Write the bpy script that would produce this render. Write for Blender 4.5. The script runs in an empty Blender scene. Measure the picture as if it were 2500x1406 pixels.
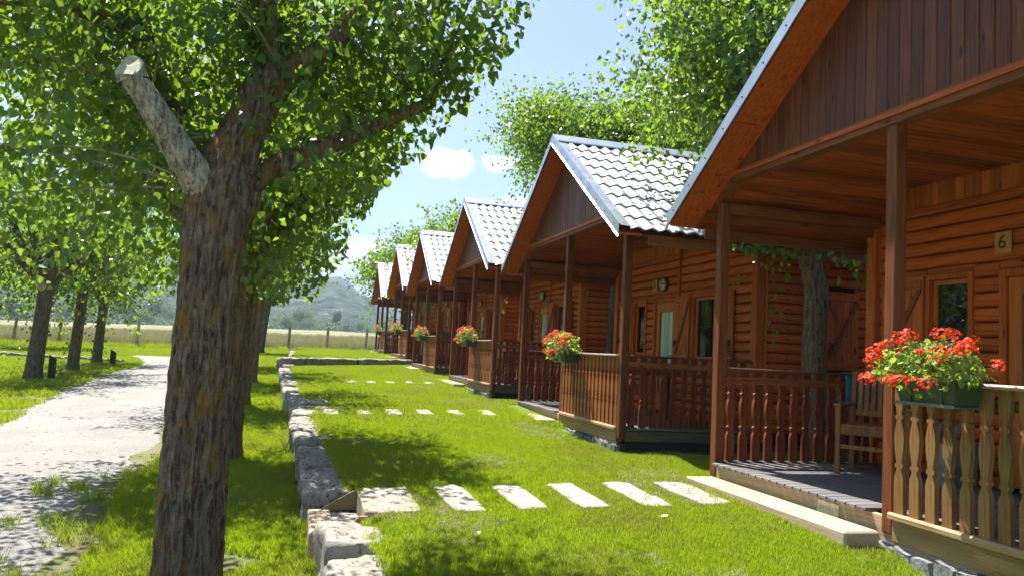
import bpy, math, random
import numpy as np
from mathutils import Vector, Matrix
rnd = random.Random(11)
R = np.random.default_rng(7)
scene = bpy.context.scene
# ------------------------------------------------------------ camera, sky, sun, exposure
F_PX, PITCH, ROLL, YAW = 1914.9, .07981, .051765, -.26092
cy, sy = math.cos(YAW), math.sin(YAW)
fw = Vector((-sy, cy, 0)); rt = Vector((cy, sy, 0)); up = Vector((0, 0, 1))
cp, sp = math.cos(PITCH), math.sin(PITCH)
f2 = fw * cp + up * sp; u2 = up * cp - fw * sp
cr, sr = math.cos(ROLL), math.sin(ROLL)
r3 = rt * cr + u2 * sr; u3 = u2 * cr - rt * sr
cam_data = bpy.data.cameras.new('camera'); cam = bpy.data.objects.new('camera', cam_data)
scene.collection.objects.link(cam); scene.camera = cam
CAM = Vector((0, 0, 1.55))
m = Matrix(((r3.x, u3.x, -f2.x), (r3.y, u3.y, -f2.y), (r3.z, u3.z, -f2.z))).to_4x4()
m.translation = CAM
cam.matrix_world = m
cam_data.sensor_width = 36; cam_data.lens = F_PX / 2500 * 36
cam_data.clip_start = .05; cam_data.clip_end = 12000
SUNV = Vector((-.19, .52, 1.0)).normalized()
EL = math.asin(SUNV.z); AZ = math.atan2(SUNV.x, SUNV.y)
world = bpy.data.worlds.new('World'); scene.world = world; world.use_nodes = True
wt = world.node_tree; wt.nodes.clear()
def wn(t, **k):
    n = wt.nodes.new(t)
    for a, b in k.items(): setattr(n, a, b)
    return n
sky = wn('ShaderNodeTexSky', sky_type='NISHITA', sun_disc=False, sun_elevation=EL, sun_rotation=AZ, altitude=900, air_density=1.0, dust_density=2.2, ozone_density=1.0)
bg = wn('ShaderNodeBackground'); bg.inputs[1].default_value = SKY_STRENGTH = .068
tc = wn('ShaderNodeTexCoord')
mp = wn('ShaderNodeMapping'); mp.inputs['Scale'].default_value = (1, 1, 2.6); mp.inputs['Location'].default_value = (.35, 0, .1)
nz = wn('ShaderNodeTexNoise'); nz.inputs['Scale'].default_value = 5.5; nz.inputs['Detail'].default_value = 7; nz.inputs['Roughness'].default_value = .52
rp = wn('ShaderNodeValToRGB'); rp.color_ramp.elements[0].position = .60; rp.color_ramp.elements[1].position = .67
sep = wn('ShaderNodeSeparateXYZ'); mr = wn('ShaderNodeMapRange'); mr.inputs[1].default_value = .42; mr.inputs[2].default_value = .22
mul = wn('ShaderNodeMath', operation='MULTIPLY'); mx = wn('ShaderNodeMix', data_type='RGBA')
mx.inputs[7].default_value = (9.5, 9.6, 9.8, 1)
L = wt.links.new
L(tc.outputs['Generated'], mp.inputs[0]); L(mp.outputs[0], nz.inputs['Vector']); L(nz.outputs['Fac'], rp.inputs[0])
L(tc.outputs['Generated'], sep.inputs[0]); L(sep.outputs['Z'], mr.inputs[0]); L(mr.outputs[0], mul.inputs[0]); L(rp.outputs['Color'], mul.inputs[1])
L(mul.outputs[0], mx.inputs[0]); L(sky.outputs[0], mx.inputs[6]); L(mx.outputs[2], bg.inputs[0])
def cloud(px, py, rad, flat=2.0):
    # a small cumulus low over the valley
    d = (f2 + r3 * ((px - 1250) / F_PX) - u3 * ((py - 703) / F_PX)).normalized()
    s_ = wn('ShaderNodeVectorMath', operation='SUBTRACT'); s_.inputs[1].default_value = tuple(d); L(tc.outputs['Generated'], s_.inputs[0])
    q = wn('ShaderNodeVectorMath', operation='MULTIPLY'); q.inputs[1].default_value = (1, 1, flat); L(s_.outputs[0], q.inputs[0])
    ln = wn('ShaderNodeVectorMath', operation='LENGTH'); L(q.outputs[0], ln.inputs[0])
    nn = wn('ShaderNodeTexNoise'); nn.inputs['Scale'].default_value = .9 / rad; nn.inputs['Detail'].default_value = 6; L(tc.outputs['Generated'], nn.inputs['Vector'])
    a_ = wn('ShaderNodeMath', operation='MULTIPLY_ADD'); a_.inputs[1].default_value = rad * 2.4; a_.inputs[2].default_value = -rad * 1.2; L(nn.outputs['Fac'], a_.inputs[0])
    b_ = wn('ShaderNodeMath', operation='ADD'); L(ln.outputs['Value'], b_.inputs[0]); L(a_.outputs[0], b_.inputs[1])
    r_ = wn('ShaderNodeMapRange', interpolation_type='SMOOTHSTEP'); r_.inputs[1].default_value = rad * 1.25; r_.inputs[2].default_value = rad * .35; L(b_.outputs[0], r_.inputs[0])
    return r_.outputs[0]
prev = mx.outputs[2]
for cpx, cpy, crd in ((1085, 398, .034), (1215, 398, .022), (895, 640, .05), (640, 420, .05), (-200, 500, .06), (2900, 420, .07)):
    mm_ = wn('ShaderNodeMix', data_type='RGBA'); mm_.inputs[7].default_value = (9.6, 9.7, 9.9, 1); L(cloud(cpx, cpy, crd), mm_.inputs[0]); L(prev, mm_.inputs[6]); prev = mm_.outputs[2]
L(prev, bg.inputs[0])
out = wn('ShaderNodeOutputWorld'); L(bg.outputs[0], out.inputs[0])
sun_data = bpy.data.lights.new('sun', 'SUN'); sun_data.energy = 4.9; sun_data.angle = math.radians(.53); sun_data.color = (1, .95, .87)
sun = bpy.data.objects.new('sun', sun_data); scene.collection.objects.link(sun)
sun.rotation_euler = SUNV.to_track_quat('Z', 'Y').to_euler(); sun.location = (0, 0, 30)
scene.view_settings.view_transform = 'Standard'; scene.view_settings.look = 'None'
scene.view_settings.gamma = 1; scene.view_settings.use_curve_mapping = False
scene.view_settings.exposure = 1.75
scene.cycles.use_denoising = True
scene.cycles.max_bounces = 10; scene.cycles.transparent_max_bounces = 16; scene.cycles.diffuse_bounces = 5
scene.cycles.sample_clamp_indirect = 6
scene.cycles.volume_bounces = 0
# ------------------------------------------------------------ materials
def nodes(name):
    m = bpy.data.materials.new(name); m.use_nodes = True
    nt = m.node_tree; return m, nt, nt.nodes['Principled BSDF']
def N(nt, t, **k):
    n = nt.nodes.new(t)
    for a, b in k.items(): setattr(n, a, b)
    return n
def ramp(nt, stops):
    r = N(nt, 'ShaderNodeValToRGB'); e = r.color_ramp.elements
    while len(e) < len(stops): e.new(.5)
    for i, (p, c) in enumerate(stops):
        e[i].position = p; e[i].color = (*c, 1) if len(c) == 3 else c
    return r
def noise(nt, scale, detail=4, rough=.55, stretch=(1, 1, 1), coord='Object', dist=0.0):
    t = N(nt, 'ShaderNodeTexCoord'); mpn = N(nt, 'ShaderNodeMapping'); mpn.inputs['Scale'].default_value = stretch
    n = N(nt, 'ShaderNodeTexNoise'); n.inputs['Scale'].default_value = scale; n.inputs['Detail'].default_value = detail
    n.inputs['Roughness'].default_value = rough; n.inputs['Distortion'].default_value = dist
    nt.links.new(t.outputs[coord], mpn.inputs[0]); nt.links.new(mpn.outputs[0], n.inputs['Vector'])
    return n
def bump(nt, b, src, strength=.3, dist=.01):
    n = N(nt, 'ShaderNodeBump'); n.inputs['Strength'].default_value = strength; n.inputs['Distance'].default_value = dist
    nt.links.new(src, n.inputs['Height']); nt.links.new(n.outputs[0], b.inputs['Normal'])
def mixc(nt, fac, a, b, mode='MIX'):
    x = N(nt, 'ShaderNodeMix', data_type='RGBA', blend_type=mode)
    for s, v in ((0, fac), (6, a), (7, b)):
        if isinstance(v, (int, float)): x.inputs[s].default_value = v
        elif isinstance(v, tuple): x.inputs[s].default_value = (*v, 1)
        else: nt.links.new(v, x.inputs[s])
    return x.outputs[2]
def wood(name, c1, c2, axis=0, rough=.55, knots=True, grain=26, vary=.35, weather=None, spec=.22, dirt=None):
    """stained timber: grain along an axis (0 x, 1 y, 2 z), each piece a little lighter or darker, dark knots, optional weathering"""
    m, nt, b = nodes(name)
    st = [grain] * 3; st[axis] = 1.3
    n = noise(nt, 1.6, 6, .62, tuple(st), dist=.6)
    r = ramp(nt, [(.36, tuple(x * .78 for x in c1)), (.5, tuple((x + y) / 2 for x, y in zip(c1, c2))), (.66, tuple(x * 1.06 for x in c2))]); nt.links.new(n.outputs['Fac'], r.inputs[0])
    col = r.outputs['Color']
    if knots:
        st2 = [9] * 3; st2[axis] = 3.2
        v = N(nt, 'ShaderNodeTexVoronoi'); v.inputs['Scale'].default_value = 1.0; v.inputs['Randomness'].default_value = 1
        t = N(nt, 'ShaderNodeTexCoord'); mpn = N(nt, 'ShaderNodeMapping'); mpn.inputs['Scale'].default_value = tuple(st2)
        nt.links.new(t.outputs['Object'], mpn.inputs[0]); nt.links.new(mpn.outputs[0], v.inputs['Vector'])
        kr = ramp(nt, [(.07, (1, 1, 1)), (.15, (0, 0, 0))]); nt.links.new(v.outputs['Distance'], kr.inputs[0])
        col = mixc(nt, kr.outputs['Color'], col, tuple(x * .3 for x in c1))
    oi = N(nt, 'ShaderNodeObjectInfo'); rr = N(nt, 'ShaderNodeMapRange'); rr.inputs[3].default_value = 1 - vary; rr.inputs[4].default_value = 1 + vary * .6
    nt.links.new(oi.outputs['Random'], rr.inputs[0]); cc = N(nt, 'ShaderNodeCombineColor')
    for i in range(3): nt.links.new(rr.outputs[0], cc.inputs[i])
    col = mixc(nt, 1.0, col, cc.outputs[0], 'MULTIPLY')
    if weather:
        w = noise(nt, 2.3, 5, .6, (1, 1, 1)); wr = ramp(nt, [(.42, (0, 0, 0)), (.66, (1, 1, 1))]); nt.links.new(w.outputs['Fac'], wr.inputs[0])
        col = mixc(nt, wr.outputs['Color'], col, weather)
    nt.links.new(col, b.inputs['Base Color']); b.inputs['Roughness'].default_value = rough
    b.inputs['Specular IOR Level'].default_value = spec
    bump(nt, b, n.outputs['Fac'], .35, .004)
    return m
LOG1, LOG2 = (.29, .060, .008), (.54, .128, .017)
M = {}
M['log'] = wood('stained_log', LOG1, LOG2, 1, vary=.22)
M['log_side'] = wood('stained_log_side', LOG1, LOG2, 0, vary=.22)
M['trim'] = wood('stained_trim', (.36, .080, .011), (.50, .125, .018), 2, vary=.15)
M['board_v'] = wood('stained_board_upright', (.36, .088, .014), (.54, .15, .024), 2, vary=.3)
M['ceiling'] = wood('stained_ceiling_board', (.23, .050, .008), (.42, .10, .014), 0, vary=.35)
M['gable'] = wood('dark_gable_board', (.110, .033, .011), (.175, .056, .019), 2, rough=.45, vary=.3, grain=30, spec=.22)
M['soffit'] = wood('red_soffit_board', (.36, .07, .012), (.48, .105, .018), 1, rough=.45, vary=.12)
M['post'] = wood('brown_post', (.125, .036, .012), (.21, .066, .022), 2, vary=.2)
M['beam'] = wood('brown_beam', (.15, .045, .013), (.25, .08, .022), 1, vary=.2)
M['beam_x'] = wood('brown_beam_side', (.19, .06, .02), (.30, .10, .032), 0, vary=.2)
M['baluster'] = wood('weathered_baluster', (.21, .060, .018), (.34, .115, .036), 2, knots=False, vary=.28, weather=(.31, .15, .052))
M['baluster_old'] = wood('olive_weathered_baluster', (.20, .085, .028), (.31, .15, .055), 2, knots=False, vary=.3, weather=(.23, .175, .065))
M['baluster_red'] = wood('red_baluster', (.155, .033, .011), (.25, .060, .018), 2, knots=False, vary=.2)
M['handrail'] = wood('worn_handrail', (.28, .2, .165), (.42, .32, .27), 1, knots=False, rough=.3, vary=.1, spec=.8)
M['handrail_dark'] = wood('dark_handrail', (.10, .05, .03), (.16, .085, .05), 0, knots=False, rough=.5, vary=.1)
M['bottom_rail'] = wood('bottom_rail', (.33, .18, .085), (.5, .30, .16), 1, knots=False, vary=.12, weather=(.36, .27, .17))
M['sill_beam'] = wood('sill_beam', (.24, .14, .055), (.36, .22, .09), 1, knots=False, vary=.15, weather=(.22, .18, .09))
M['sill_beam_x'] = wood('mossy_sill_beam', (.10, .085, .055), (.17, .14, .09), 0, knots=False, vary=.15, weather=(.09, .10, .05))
M['deck'] = wood('grey_deck_board', (.11, .105, .11), (.20, .19, .195), 0, knots=False, vary=.3, rough=.6)
M['step'] = wood('pale_step_board', (.34, .25, .155), (.50, .39, .27), 1, knots=True, vary=.1, weather=(.42, .34, .26))
M['fascia'] = wood('deck_fascia', (.36, .24, .13), (.52, .37, .23), 1, knots=False, vary=.15, weather=(.4, .31, .21))
M['shutter'] = wood('shutter_board', (.36, .088, .014), (.52, .145, .023), 2, vary=.25)
M['door'] = wood('door_wood', (.40, .11, .02), (.54, .165, .03), 2, knots=False, vary=.1, rough=.4)
M['teak'] = wood('teak_slat', (.20, .085, .025), (.33, .15, .05), 2, knots=False, vary=.3)
M['pale_wood'] = wood('pale_chair_wood', (.45, .27, .12), (.6, .4, .2), 2, knots=False, vary=.3)
M['fence_post'] = wood('grey_green_post', (.30, .27, .17), (.48, .44, .3), 2, knots=False, vary=.3, weather=(.2, .22, .1))
M['stump'] = wood('dark_stake', (.04, .028, .02), (.09, .062, .042), 2, knots=False, vary=.3)
def plain(name, col, rough=.6, metal=0, spec=.5, bscale=0, bstr=.2, col2=None, nscale=6):
    m, nt, b = nodes(name)
    b.inputs['Base Color'].default_value = (*col, 1); b.inputs['Roughness'].default_value = rough; b.inputs['Metallic'].default_value = metal
    b.inputs['Specular IOR Level'].default_value = spec
    if col2:
        n = noise(nt, nscale, 5, .6); r = ramp(nt, [(.35, col), (.68, col2)]); nt.links.new(n.outputs['Fac'], r.inputs[0]); nt.links.new(r.outputs['Color'], b.inputs['Base Color'])
    if bscale:
        n = noise(nt, bscale, 4, .6); bump(nt, b, n.outputs['Fac'], bstr, .01)
    return m
M['tile'] = plain('metal_roof_tile', (.31, .325, .35), .55, .3, .6, 0, col2=(.38, .39, .41), nscale=3)
M['flash'] = plain('galvanised_flashing', (.36, .40, .46), .34, .75, .6, 9, .1, col2=(.5, .54, .6), nscale=4)
M['screw'] = plain('screw', (.05, .05, .06), .5, .5)
M['black'] = plain('black_iron', (.02, .02, .022), .45, .5)
M['steel'] = plain('dull_steel', (.3, .29, .26), .4, .9)
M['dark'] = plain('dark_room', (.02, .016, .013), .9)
M['lamp_glass'] = plain('lamp_glass', (.62, .6, .45), .25, 0, .6)
M['plaque'] = plain('number_plaque', (.5, .26, .07), .5, col2=(.42, .2, .05))
M['ink'] = plain('carved_number', (.06, .03, .015), .8)
M['white_ink'] = plain('label_print', (.42, .38, .3), .7)
M['label'] = plain('label_plate', (.68, .6, .46), .5, col2=(.58, .5, .36))
M['curtain'] = plain('curtain', (.66, .74, .60), .9)
M['blue'] = plain('blue_cloth', (.02, .2, .27), .8, col2=(.03, .27, .33))
M['blue_print'] = plain('blue_printed_bag', (.01, .12, .2), .6, col2=(.35, .3, .12), nscale=9)
M['trough'] = plain('green_trough', (.035, .062, .028), .4, 0, .4, col2=(.045, .078, .036))
M['saucer'] = plain('saucer_rim', (.09, .12, .09), .3)
M['wire'] = plain('fence_wire', (.5, .5, .48), .35, .8)
M['cut'] = plain('cut_wood', (.34, .35, .27), .8, 0, .3, 30, .4, col2=(.48, .46, .36), nscale=20)
M['soil'] = plain('soil', (.05, .035, .02), .95, 0, .2)
M['plinth'] = plain('grey_plinth_stone', (.12, .125, .13), .85, 0, .3, 26, .8, col2=(.26, .265, .27), nscale=9)
M['mortar'] = plain('dark_mortar', (.05, .05, .055), .9, 0, .3, 30, .6)
M['sign_red'] = plain('red_tag', (.5, .05, .03), .6)
M['seed'] = plain('pale_litter', (.55, .52, .42), .9)
def rock(name, a, b2, dark):
    m, nt, b = nodes(name)
    n = noise(nt, 5, 8, .65); r = ramp(nt, [(.3, a), (.62, b2)]); nt.links.new(n.outputs['Fac'], r.inputs[0])
    s = noise(nt, 16, 8, .75); sr2 = ramp(nt, [(.52, (0, 0, 0)), (.62, (1, 1, 1))]); nt.links.new(s.outputs['Fac'], sr2.inputs[0])
    c = mixc(nt, sr2.outputs['Color'], r.outputs['Color'], dark)
    oi = N(nt, 'ShaderNodeObjectInfo'); c = mixc(nt, .25, c, c)
    nt.links.new(c, b.inputs['Base Color']); b.inputs['Roughness'].default_value = .9; b.inputs['Specular IOR Level'].default_value = .2
    bump(nt, b, s.outputs['Fac'], .7, .012); return m
M['stone'] = rock('pale_limestone', (.17, .155, .13), (.32, .30, .26), (.065, .06, .05))
M['slab'] = rock('pale_slab', (.25, .23, .195), (.38, .355, .31), (.12, .11, .095))
def bark(name, a, b2, lichen=None, lich=(.62, .72)):
    m, nt, b = nodes(name)
    n = noise(nt, 5.5, 7, .68, (7, 7, 1.0), dist=.9)
    r = ramp(nt, [(.40, tuple(x * .36 for x in a)), (.49, a), (.70, b2)]); nt.links.new(n.outputs['Fac'], r.inputs[0])
    col = r.outputs['Color']
    f = noise(nt, 24, 5, .7, (1, 1, 2.6)); fr = ramp(nt, [(.3, (.7, .7, .7)), (.7, (1.2, 1.2, 1.2))]); nt.links.new(f.outputs['Fac'], fr.inputs[0])
    col = mixc(nt, 1.0, col, fr.outputs['Color'], 'MULTIPLY')
    if lichen:
        l = noise(nt, 6.5, 6, .68, (1.4, 1.4, .9)); lr = ramp(nt, [(lich[0], (0, 0, 0)), (lich[1], (1, 1, 1))]); nt.links.new(l.outputs['Fac'], lr.inputs[0])
        g = noise(nt, 60, 2, .5); gm = N(nt, 'ShaderNodeMath', operation='MULTIPLY'); gm.inputs[1].default_value = 1.5
        nt.links.new(g.outputs['Fac'], gm.inputs[0]); mm = N(nt, 'ShaderNodeMath', operation='MULTIPLY')
        nt.links.new(lr.outputs['Color'], mm.inputs[0]); nt.links.new(gm.outputs[0], mm.inputs[1]); cl = N(nt, 'ShaderNodeClamp'); nt.links.new(mm.outputs[0], cl.inputs[0])
        col = mixc(nt, cl.outputs[0], col, lichen)
    nt.links.new(col, b.inputs['Base Color']); b.inputs['Roughness'].default_value = .92; b.inputs['Specular IOR Level'].default_value = .1
    bump(nt, b, n.outputs['Fac'], 1.0, .05)
    return m
M['bark'] = bark('ridged_bark', (.22, .17, .115), (.37, .30, .21), (.34, .19, .035), (.52, .64))
M['bark_pale'] = bark('pale_bark', (.50, .44, .34), (.74, .67, .54))
M['bark_far'] = bark('grey_bark', (.17, .135, .09), (.28, .235, .17))
M['twig'] = plain('shoot_bark', (.20, .19, .10), .7, col2=(.27, .25, .14))
def leafmat(name, a, b2, trans, gloss=.36, tr_amt=.5, sp_=.5):
    m, nt, b = nodes(name)
    at = N(nt, 'ShaderNodeAttribute', attribute_name='tone'); r = ramp(nt, [(0, a), (1, b2)]); nt.links.new(at.outputs['Fac'], r.inputs[0])
    nt.links.new(r.outputs['Color'], b.inputs['Base Color']); b.inputs['Roughness'].default_value = gloss; b.inputs['Specular IOR Level'].default_value = .5
    patch = None
    if name == 'grass_blade':   # drier, duller patches a stride or two across
        gp = N(nt, 'ShaderNodeNewGeometry'); pn = N(nt, 'ShaderNodeTexNoise'); pn.inputs['Scale'].default_value = .9; pn.inputs['Detail'].default_value = 6; pn.inputs['Roughness'].default_value = .65
        nt.links.new(gp.outputs['Position'], pn.inputs['Vector']); pr = ramp(nt, [(.46, (0, 0, 0)), (.70, (.75, .75, .75))]); nt.links.new(pn.outputs['Fac'], pr.inputs[0]); patch = pr.outputs['Color']
        nt.links.new(mixc(nt, patch, r.outputs['Color'], (.20, .20, .055)), b.inputs['Base Color'])
    t = N(nt, 'ShaderNodeBsdfTranslucent'); r2 = ramp(nt, [(0, tuple(x * .8 for x in trans)), (1, trans)]); nt.links.new(at.outputs['Fac'], r2.inputs[0])
    nt.links.new(r2.outputs['Color'] if patch is None else mixc(nt, patch, r2.outputs['Color'], (.34, .34, .06)), t.inputs['Color'])
    mxs = N(nt, 'ShaderNodeMixShader'); mxs.inputs[0].default_value = tr_amt
    nt.links.new(b.outputs[0], mxs.inputs[1]); nt.links.new(t.outputs[0], mxs.inputs[2])
    nt.links.new(mxs.outputs[0], nt.nodes['Material Output'].inputs['Surface'])
    return m
M['leaf'] = leafmat('poplar_leaf', (.020, .066, .014), (.058, .135, .024), (.29, .46, .035), .3, tr_amt=.46)
M['leaf_far'] = leafmat('far_leaf', (.04, .07, .025), (.085, .13, .04), (.16, .24, .05), .6, .35)
M['grass'] = leafmat('grass_blade', (.125, .195, .007), (.235, .31, .015), (.46, .60, .014), .5, .42)
M['dry_grass'] = leafmat('dry_grass_blade', (.20, .19, .085), (.31, .30, .16), (.32, .31, .14), .7, .35)
M['geranium_leaf'] = leafmat('geranium_leaf', (.07, .15, .02), (.17, .28, .06), (.45, .6, .06), .5, .4)
M['petal'] = leafmat('red_petal', (.50, .015, .008), (.75, .06, .012), (.9, .10, .015), .6, .4)
M['stem'] = plain('green_stem', (.14, .22, .05), .6)
def glass(name):
    m = bpy.data.materials.new(name); m.use_nodes = True; nt = m.node_tree; nt.nodes.clear()
    g = N(nt, 'ShaderNodeBsdfGlossy'); g.inputs['Roughness'].default_value = .02; t = N(nt, 'ShaderNodeBsdfTransparent'); t.inputs[0].default_value = (.93, .97, .95, 1)
    f = N(nt, 'ShaderNodeFresnel'); f.inputs[0].default_value = 1.5; x = N(nt, 'ShaderNodeMixShader'); o = N(nt, 'ShaderNodeOutputMaterial')
    nt.links.new(f.outputs[0], x.inputs[0]); nt.links.new(t.outputs[0], x.inputs[1]); nt.links.new(g.outputs[0], x.inputs[2]); nt.links.new(x.outputs[0], o.inputs[0])
    return m
M['glass'] = glass('window_glass')
def groundmat(name, stops, scale, stops2=None, scale2=40, bs=.3, fac=.5, rough=.95, coord='Object'):
    m, nt, b = nodes(name)
    n = noise(nt, scale, 6, .6, coord=coord); r = ramp(nt, stops); nt.links.new(n.outputs['Fac'], r.inputs[0]); c = r.outputs['Color']
    k = noise(nt, scale2, 6, .7, coord=coord)
    if stops2:
        r2 = ramp(nt, stops2); nt.links.new(k.outputs['Fac'], r2.inputs[0]); c = mixc(nt, fac, c, r2.outputs['Color'])
    nt.links.new(c, b.inputs['Base Color']); b.inputs['Roughness'].default_value = rough; b.inputs['Specular IOR Level'].default_value = .15
    bump(nt, b, k.outputs['Fac'], bs, .02); return m
M['turf'] = groundmat('turf', [(.35, (.09, .15, .010)), (.65, (.14, .20, .014))], 1.6, [(.3, (.035, .075, .01)), (.7, (.13, .19, .03))], 55, .6)
M['rough_turf'] = groundmat('rough_turf', [(.44, (.20, .165, .11)), (.54, (.10, .13, .03)), (.7, (.085, .14, .02))], 1.1, [(.3, (.06, .08, .02)), (.7, (.17, .17, .08))], 45, .7)
M['gravel'] = groundmat('gravel', [(.3, (.165, .158, .14)), (.7, (.29, .28, .26))], 1.0, [(.35, (.12, .115, .10)), (.58, (.34, .33, .31))], 60, .8, .5)
M['meadow'] = groundmat('meadow', [(.35, (.22, .20, .10)), (.65, (.16, .18, .07))], .12, [(.35, (.16, .14, .07)), (.7, (.32, .28, .17))], 5, .6, .55)
M['pebble'] = rock('pebble', (.4, .38, .33), (.6, .57, .52), (.25, .24, .2))
# ------------------------------------------------------------ object helpers
COL = scene.collection.objects
def link(name, data, parent=None, loc=None, rot=None, kind=None, label=None, scale=None):
    o = bpy.data.objects.new(name, data); COL.link(o)
    if parent: o.parent = parent
    if loc is not None: o.location = loc
    if rot is not None: o.rotation_euler = rot
    if scale is not None: o.scale = scale
    if kind: o['kind'] = kind
    if label: o['label'] = label
    return o
def thing(name, label, cat, loc=(0, 0, 0), rot=None, group=None, data=None):
    o = link(name, data, None, loc, rot); o['label'] = label; o['category'] = cat
    if group: o['group'] = group
    return o
class MB:
    """collects faces; .mesh() makes one mesh"""
    def __init__(s): s.v = []; s.f = []
    def add(s, v, f):
        b = len(s.v); s.v += [tuple(p) for p in v]; s.f += [tuple(i + b for i in q) for q in f]; return s
    def box(s, x0, x1, y0, y1, z0, z1, c=0.0):
        x0, x1 = min(x0, x1), max(x0, x1); y0, y1 = min(y0, y1), max(y0, y1); z0, z1 = min(z0, z1), max(z0, z1)
        if c <= 0:
            v = [(x, y, z) for z in (z0, z1) for y in (y0, y1) for x in (x0, x1)]
            return s.add(v, [(0, 2, 3, 1), (4, 5, 7, 6), (0, 1, 5, 4), (2, 6, 7, 3), (0, 4, 6, 2), (1, 3, 7, 5)])
        c = min(c, (x1 - x0) * .45, (y1 - y0) * .45, (z1 - z0) * .45)
        v = []; f = []
        X = (x0, x1); Y = (y0, y1); Z = (z0, z1)
        idx = {}
        for i in (0, 1):
            for j in (0, 1):
                for k in (0, 1):
                    sx = c if i == 0 else -c; sy_ = c if j == 0 else -c; sz = c if k == 0 else -c
                    for a, p in enumerate(((X[i], Y[j] + sy_, Z[k] + sz), (X[i] + sx, Y[j], Z[k] + sz), (X[i] + sx, Y[j] + sy_, Z[k]))):
                        idx[i, j, k, a] = len(v); v.append(p)
        g = idx
        for i in (0, 1):
            q = [g[i, 0, 0, 0], g[i, 1, 0, 0], g[i, 1, 1, 0], g[i, 0, 1, 0]]; f.append(q[::-1] if i == 0 else q)
            q = [g[0, i, 0, 1], g[1, i, 0, 1], g[1, i, 1, 1], g[0, i, 1, 1]]; f.append(q if i == 0 else q[::-1])
            q = [g[0, 0, i, 2], g[1, 0, i, 2], g[1, 1, i, 2], g[0, 1, i, 2]]; f.append(q[::-1] if i == 0 else q)
        for j in (0, 1):
            for k in (0, 1):
                f.append([g[0, j, k, 1], g[1, j, k, 1], g[1, j, k, 2], g[0, j, k, 2]])
                f.append([g[j, 0, k, 0], g[j, 1, k, 0], g[j, 1, k, 2], g[j, 0, k, 2]])
                f.append([g[j, k, 0, 0], g[j, k, 1, 0], g[j, k, 1, 1], g[j, k, 0, 1]])
        for i in (0, 1):
            for j in (0, 1):
                for k in (0, 1): f.append([g[i, j, k, 0], g[i, j, k, 1], g[i, j, k, 2]])
        return s.add(v, f)
    def tube(s, pts, rad, n=8, cap=True, wob=0.0, seed=0):
        pts = [Vector(p) for p in pts]
        if not isinstance(rad, (list, tuple)): rad = [rad] * len(pts)
        v = []; f = []; a = None
        rr = random.Random(seed)
        ph = [rr.uniform(0, 6.28) for _ in range(6)]
        for i, p in enumerate(pts):
            d = (pts[min(i + 1, len(pts) - 1)] - pts[max(i - 1, 0)]).normalized()
            if a is None: a = d.orthogonal().normalized()
            a = (a - d * a.dot(d)).normalized(); b = d.cross(a)
            for k in range(n):
                t = 2 * math.pi * k / n
                w = 1 + wob * (math.sin(3 * t + ph[0] + i * .35) * .5 + math.sin(5 * t + ph[1] - i * .22) * .35 + math.sin(9 * t + ph[2] + i * .5) * .25)
                v.append(p + (a * math.cos(t) + b * math.sin(t)) * rad[i] * w)
        for i in range(len(pts) - 1):
            for k in range(n):
                k2 = (k + 1) % n; f.append((i * n + k, i * n + k2, (i + 1) * n + k2, (i + 1) * n + k))
        if cap:
            f.append(tuple(range(n))[::-1]); f.append(tuple((len(pts) - 1) * n + k for k in range(n)))
        return s.add(v, f)
    def prism(s, poly, axis, a, b):
        """poly = list of 2D points in the two other axes, extruded from a to b along axis"""
        n = len(poly); v = []
        for h in (a, b):
            for p in poly:
                q = list(p); q.insert(axis, h); v.append(tuple(q))
        f = [tuple(range(n))[::-1], tuple(range(n, 2 * n))] + [(i, (i + 1) % n, n + (i + 1) % n, n + i) for i in range(n)]
        return s.add(v, f)
    def mesh(s, name, mat, smooth=False):
        me = bpy.data.meshes.new(name); me.from_pydata(s.v, [], s.f)
        if mat is not None: me.materials.append(M[mat] if isinstance(mat, str) else mat)
        if smooth: me.polygons.foreach_set('use_smooth', [True] * len(me.polygons))
        me.update()
        return me
    def obj(s, name, mat, parent=None, loc=None, rot=None, smooth=False, fixn=True, **k):
        me = s.mesh(name, mat, smooth)
        return link(name, me, parent, loc, rot, **k)
def npmesh(name, V, Fc, mat, tone=None, smooth=False):
    """V (n,3), Fc (m,k) equal-sided faces"""
    me = bpy.data.meshes.new(name); Fc = np.asarray(Fc, np.int32); k = Fc.shape[1]
    me.vertices.add(len(V)); me.vertices.foreach_set('co', np.asarray(V, np.float32).ravel())
    me.loops.add(Fc.size); me.loops.foreach_set('vertex_index', Fc.ravel())
    me.polygons.add(len(Fc)); me.polygons.foreach_set('loop_start', np.arange(0, Fc.size, k, dtype=np.int32))
    me.polygons.foreach_set('loop_total', np.full(len(Fc), k, np.int32))
    if smooth: me.polygons.foreach_set('use_smooth', np.ones(len(Fc), bool))
    me.update(calc_edges=True)
    if tone is not None:
        at = me.attributes.new('tone', 'FLOAT', 'POINT'); at.data.foreach_set('value', np.asarray(tone, np.float32))
    if mat is not None: me.materials.append(M[mat])
    return me
def vnoise(x, y, z=0.0, seed=0):
    """cheap smooth pseudo noise from sines, about -1..1"""
    a = np.sin(x * 1.7 + y * 2.3 + z * 1.1 + seed) + np.sin(x * 3.1 - y * 1.9 + z * 2.7 + seed * 2.1) * .6 + np.sin(-x * 5.3 + y * 4.7 + z * 4.1 + seed * .7) * .35 + np.sin(x * 9.1 + y * 8.3 - z * 7.7 + seed) * .2
    return a / 2.15
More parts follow.
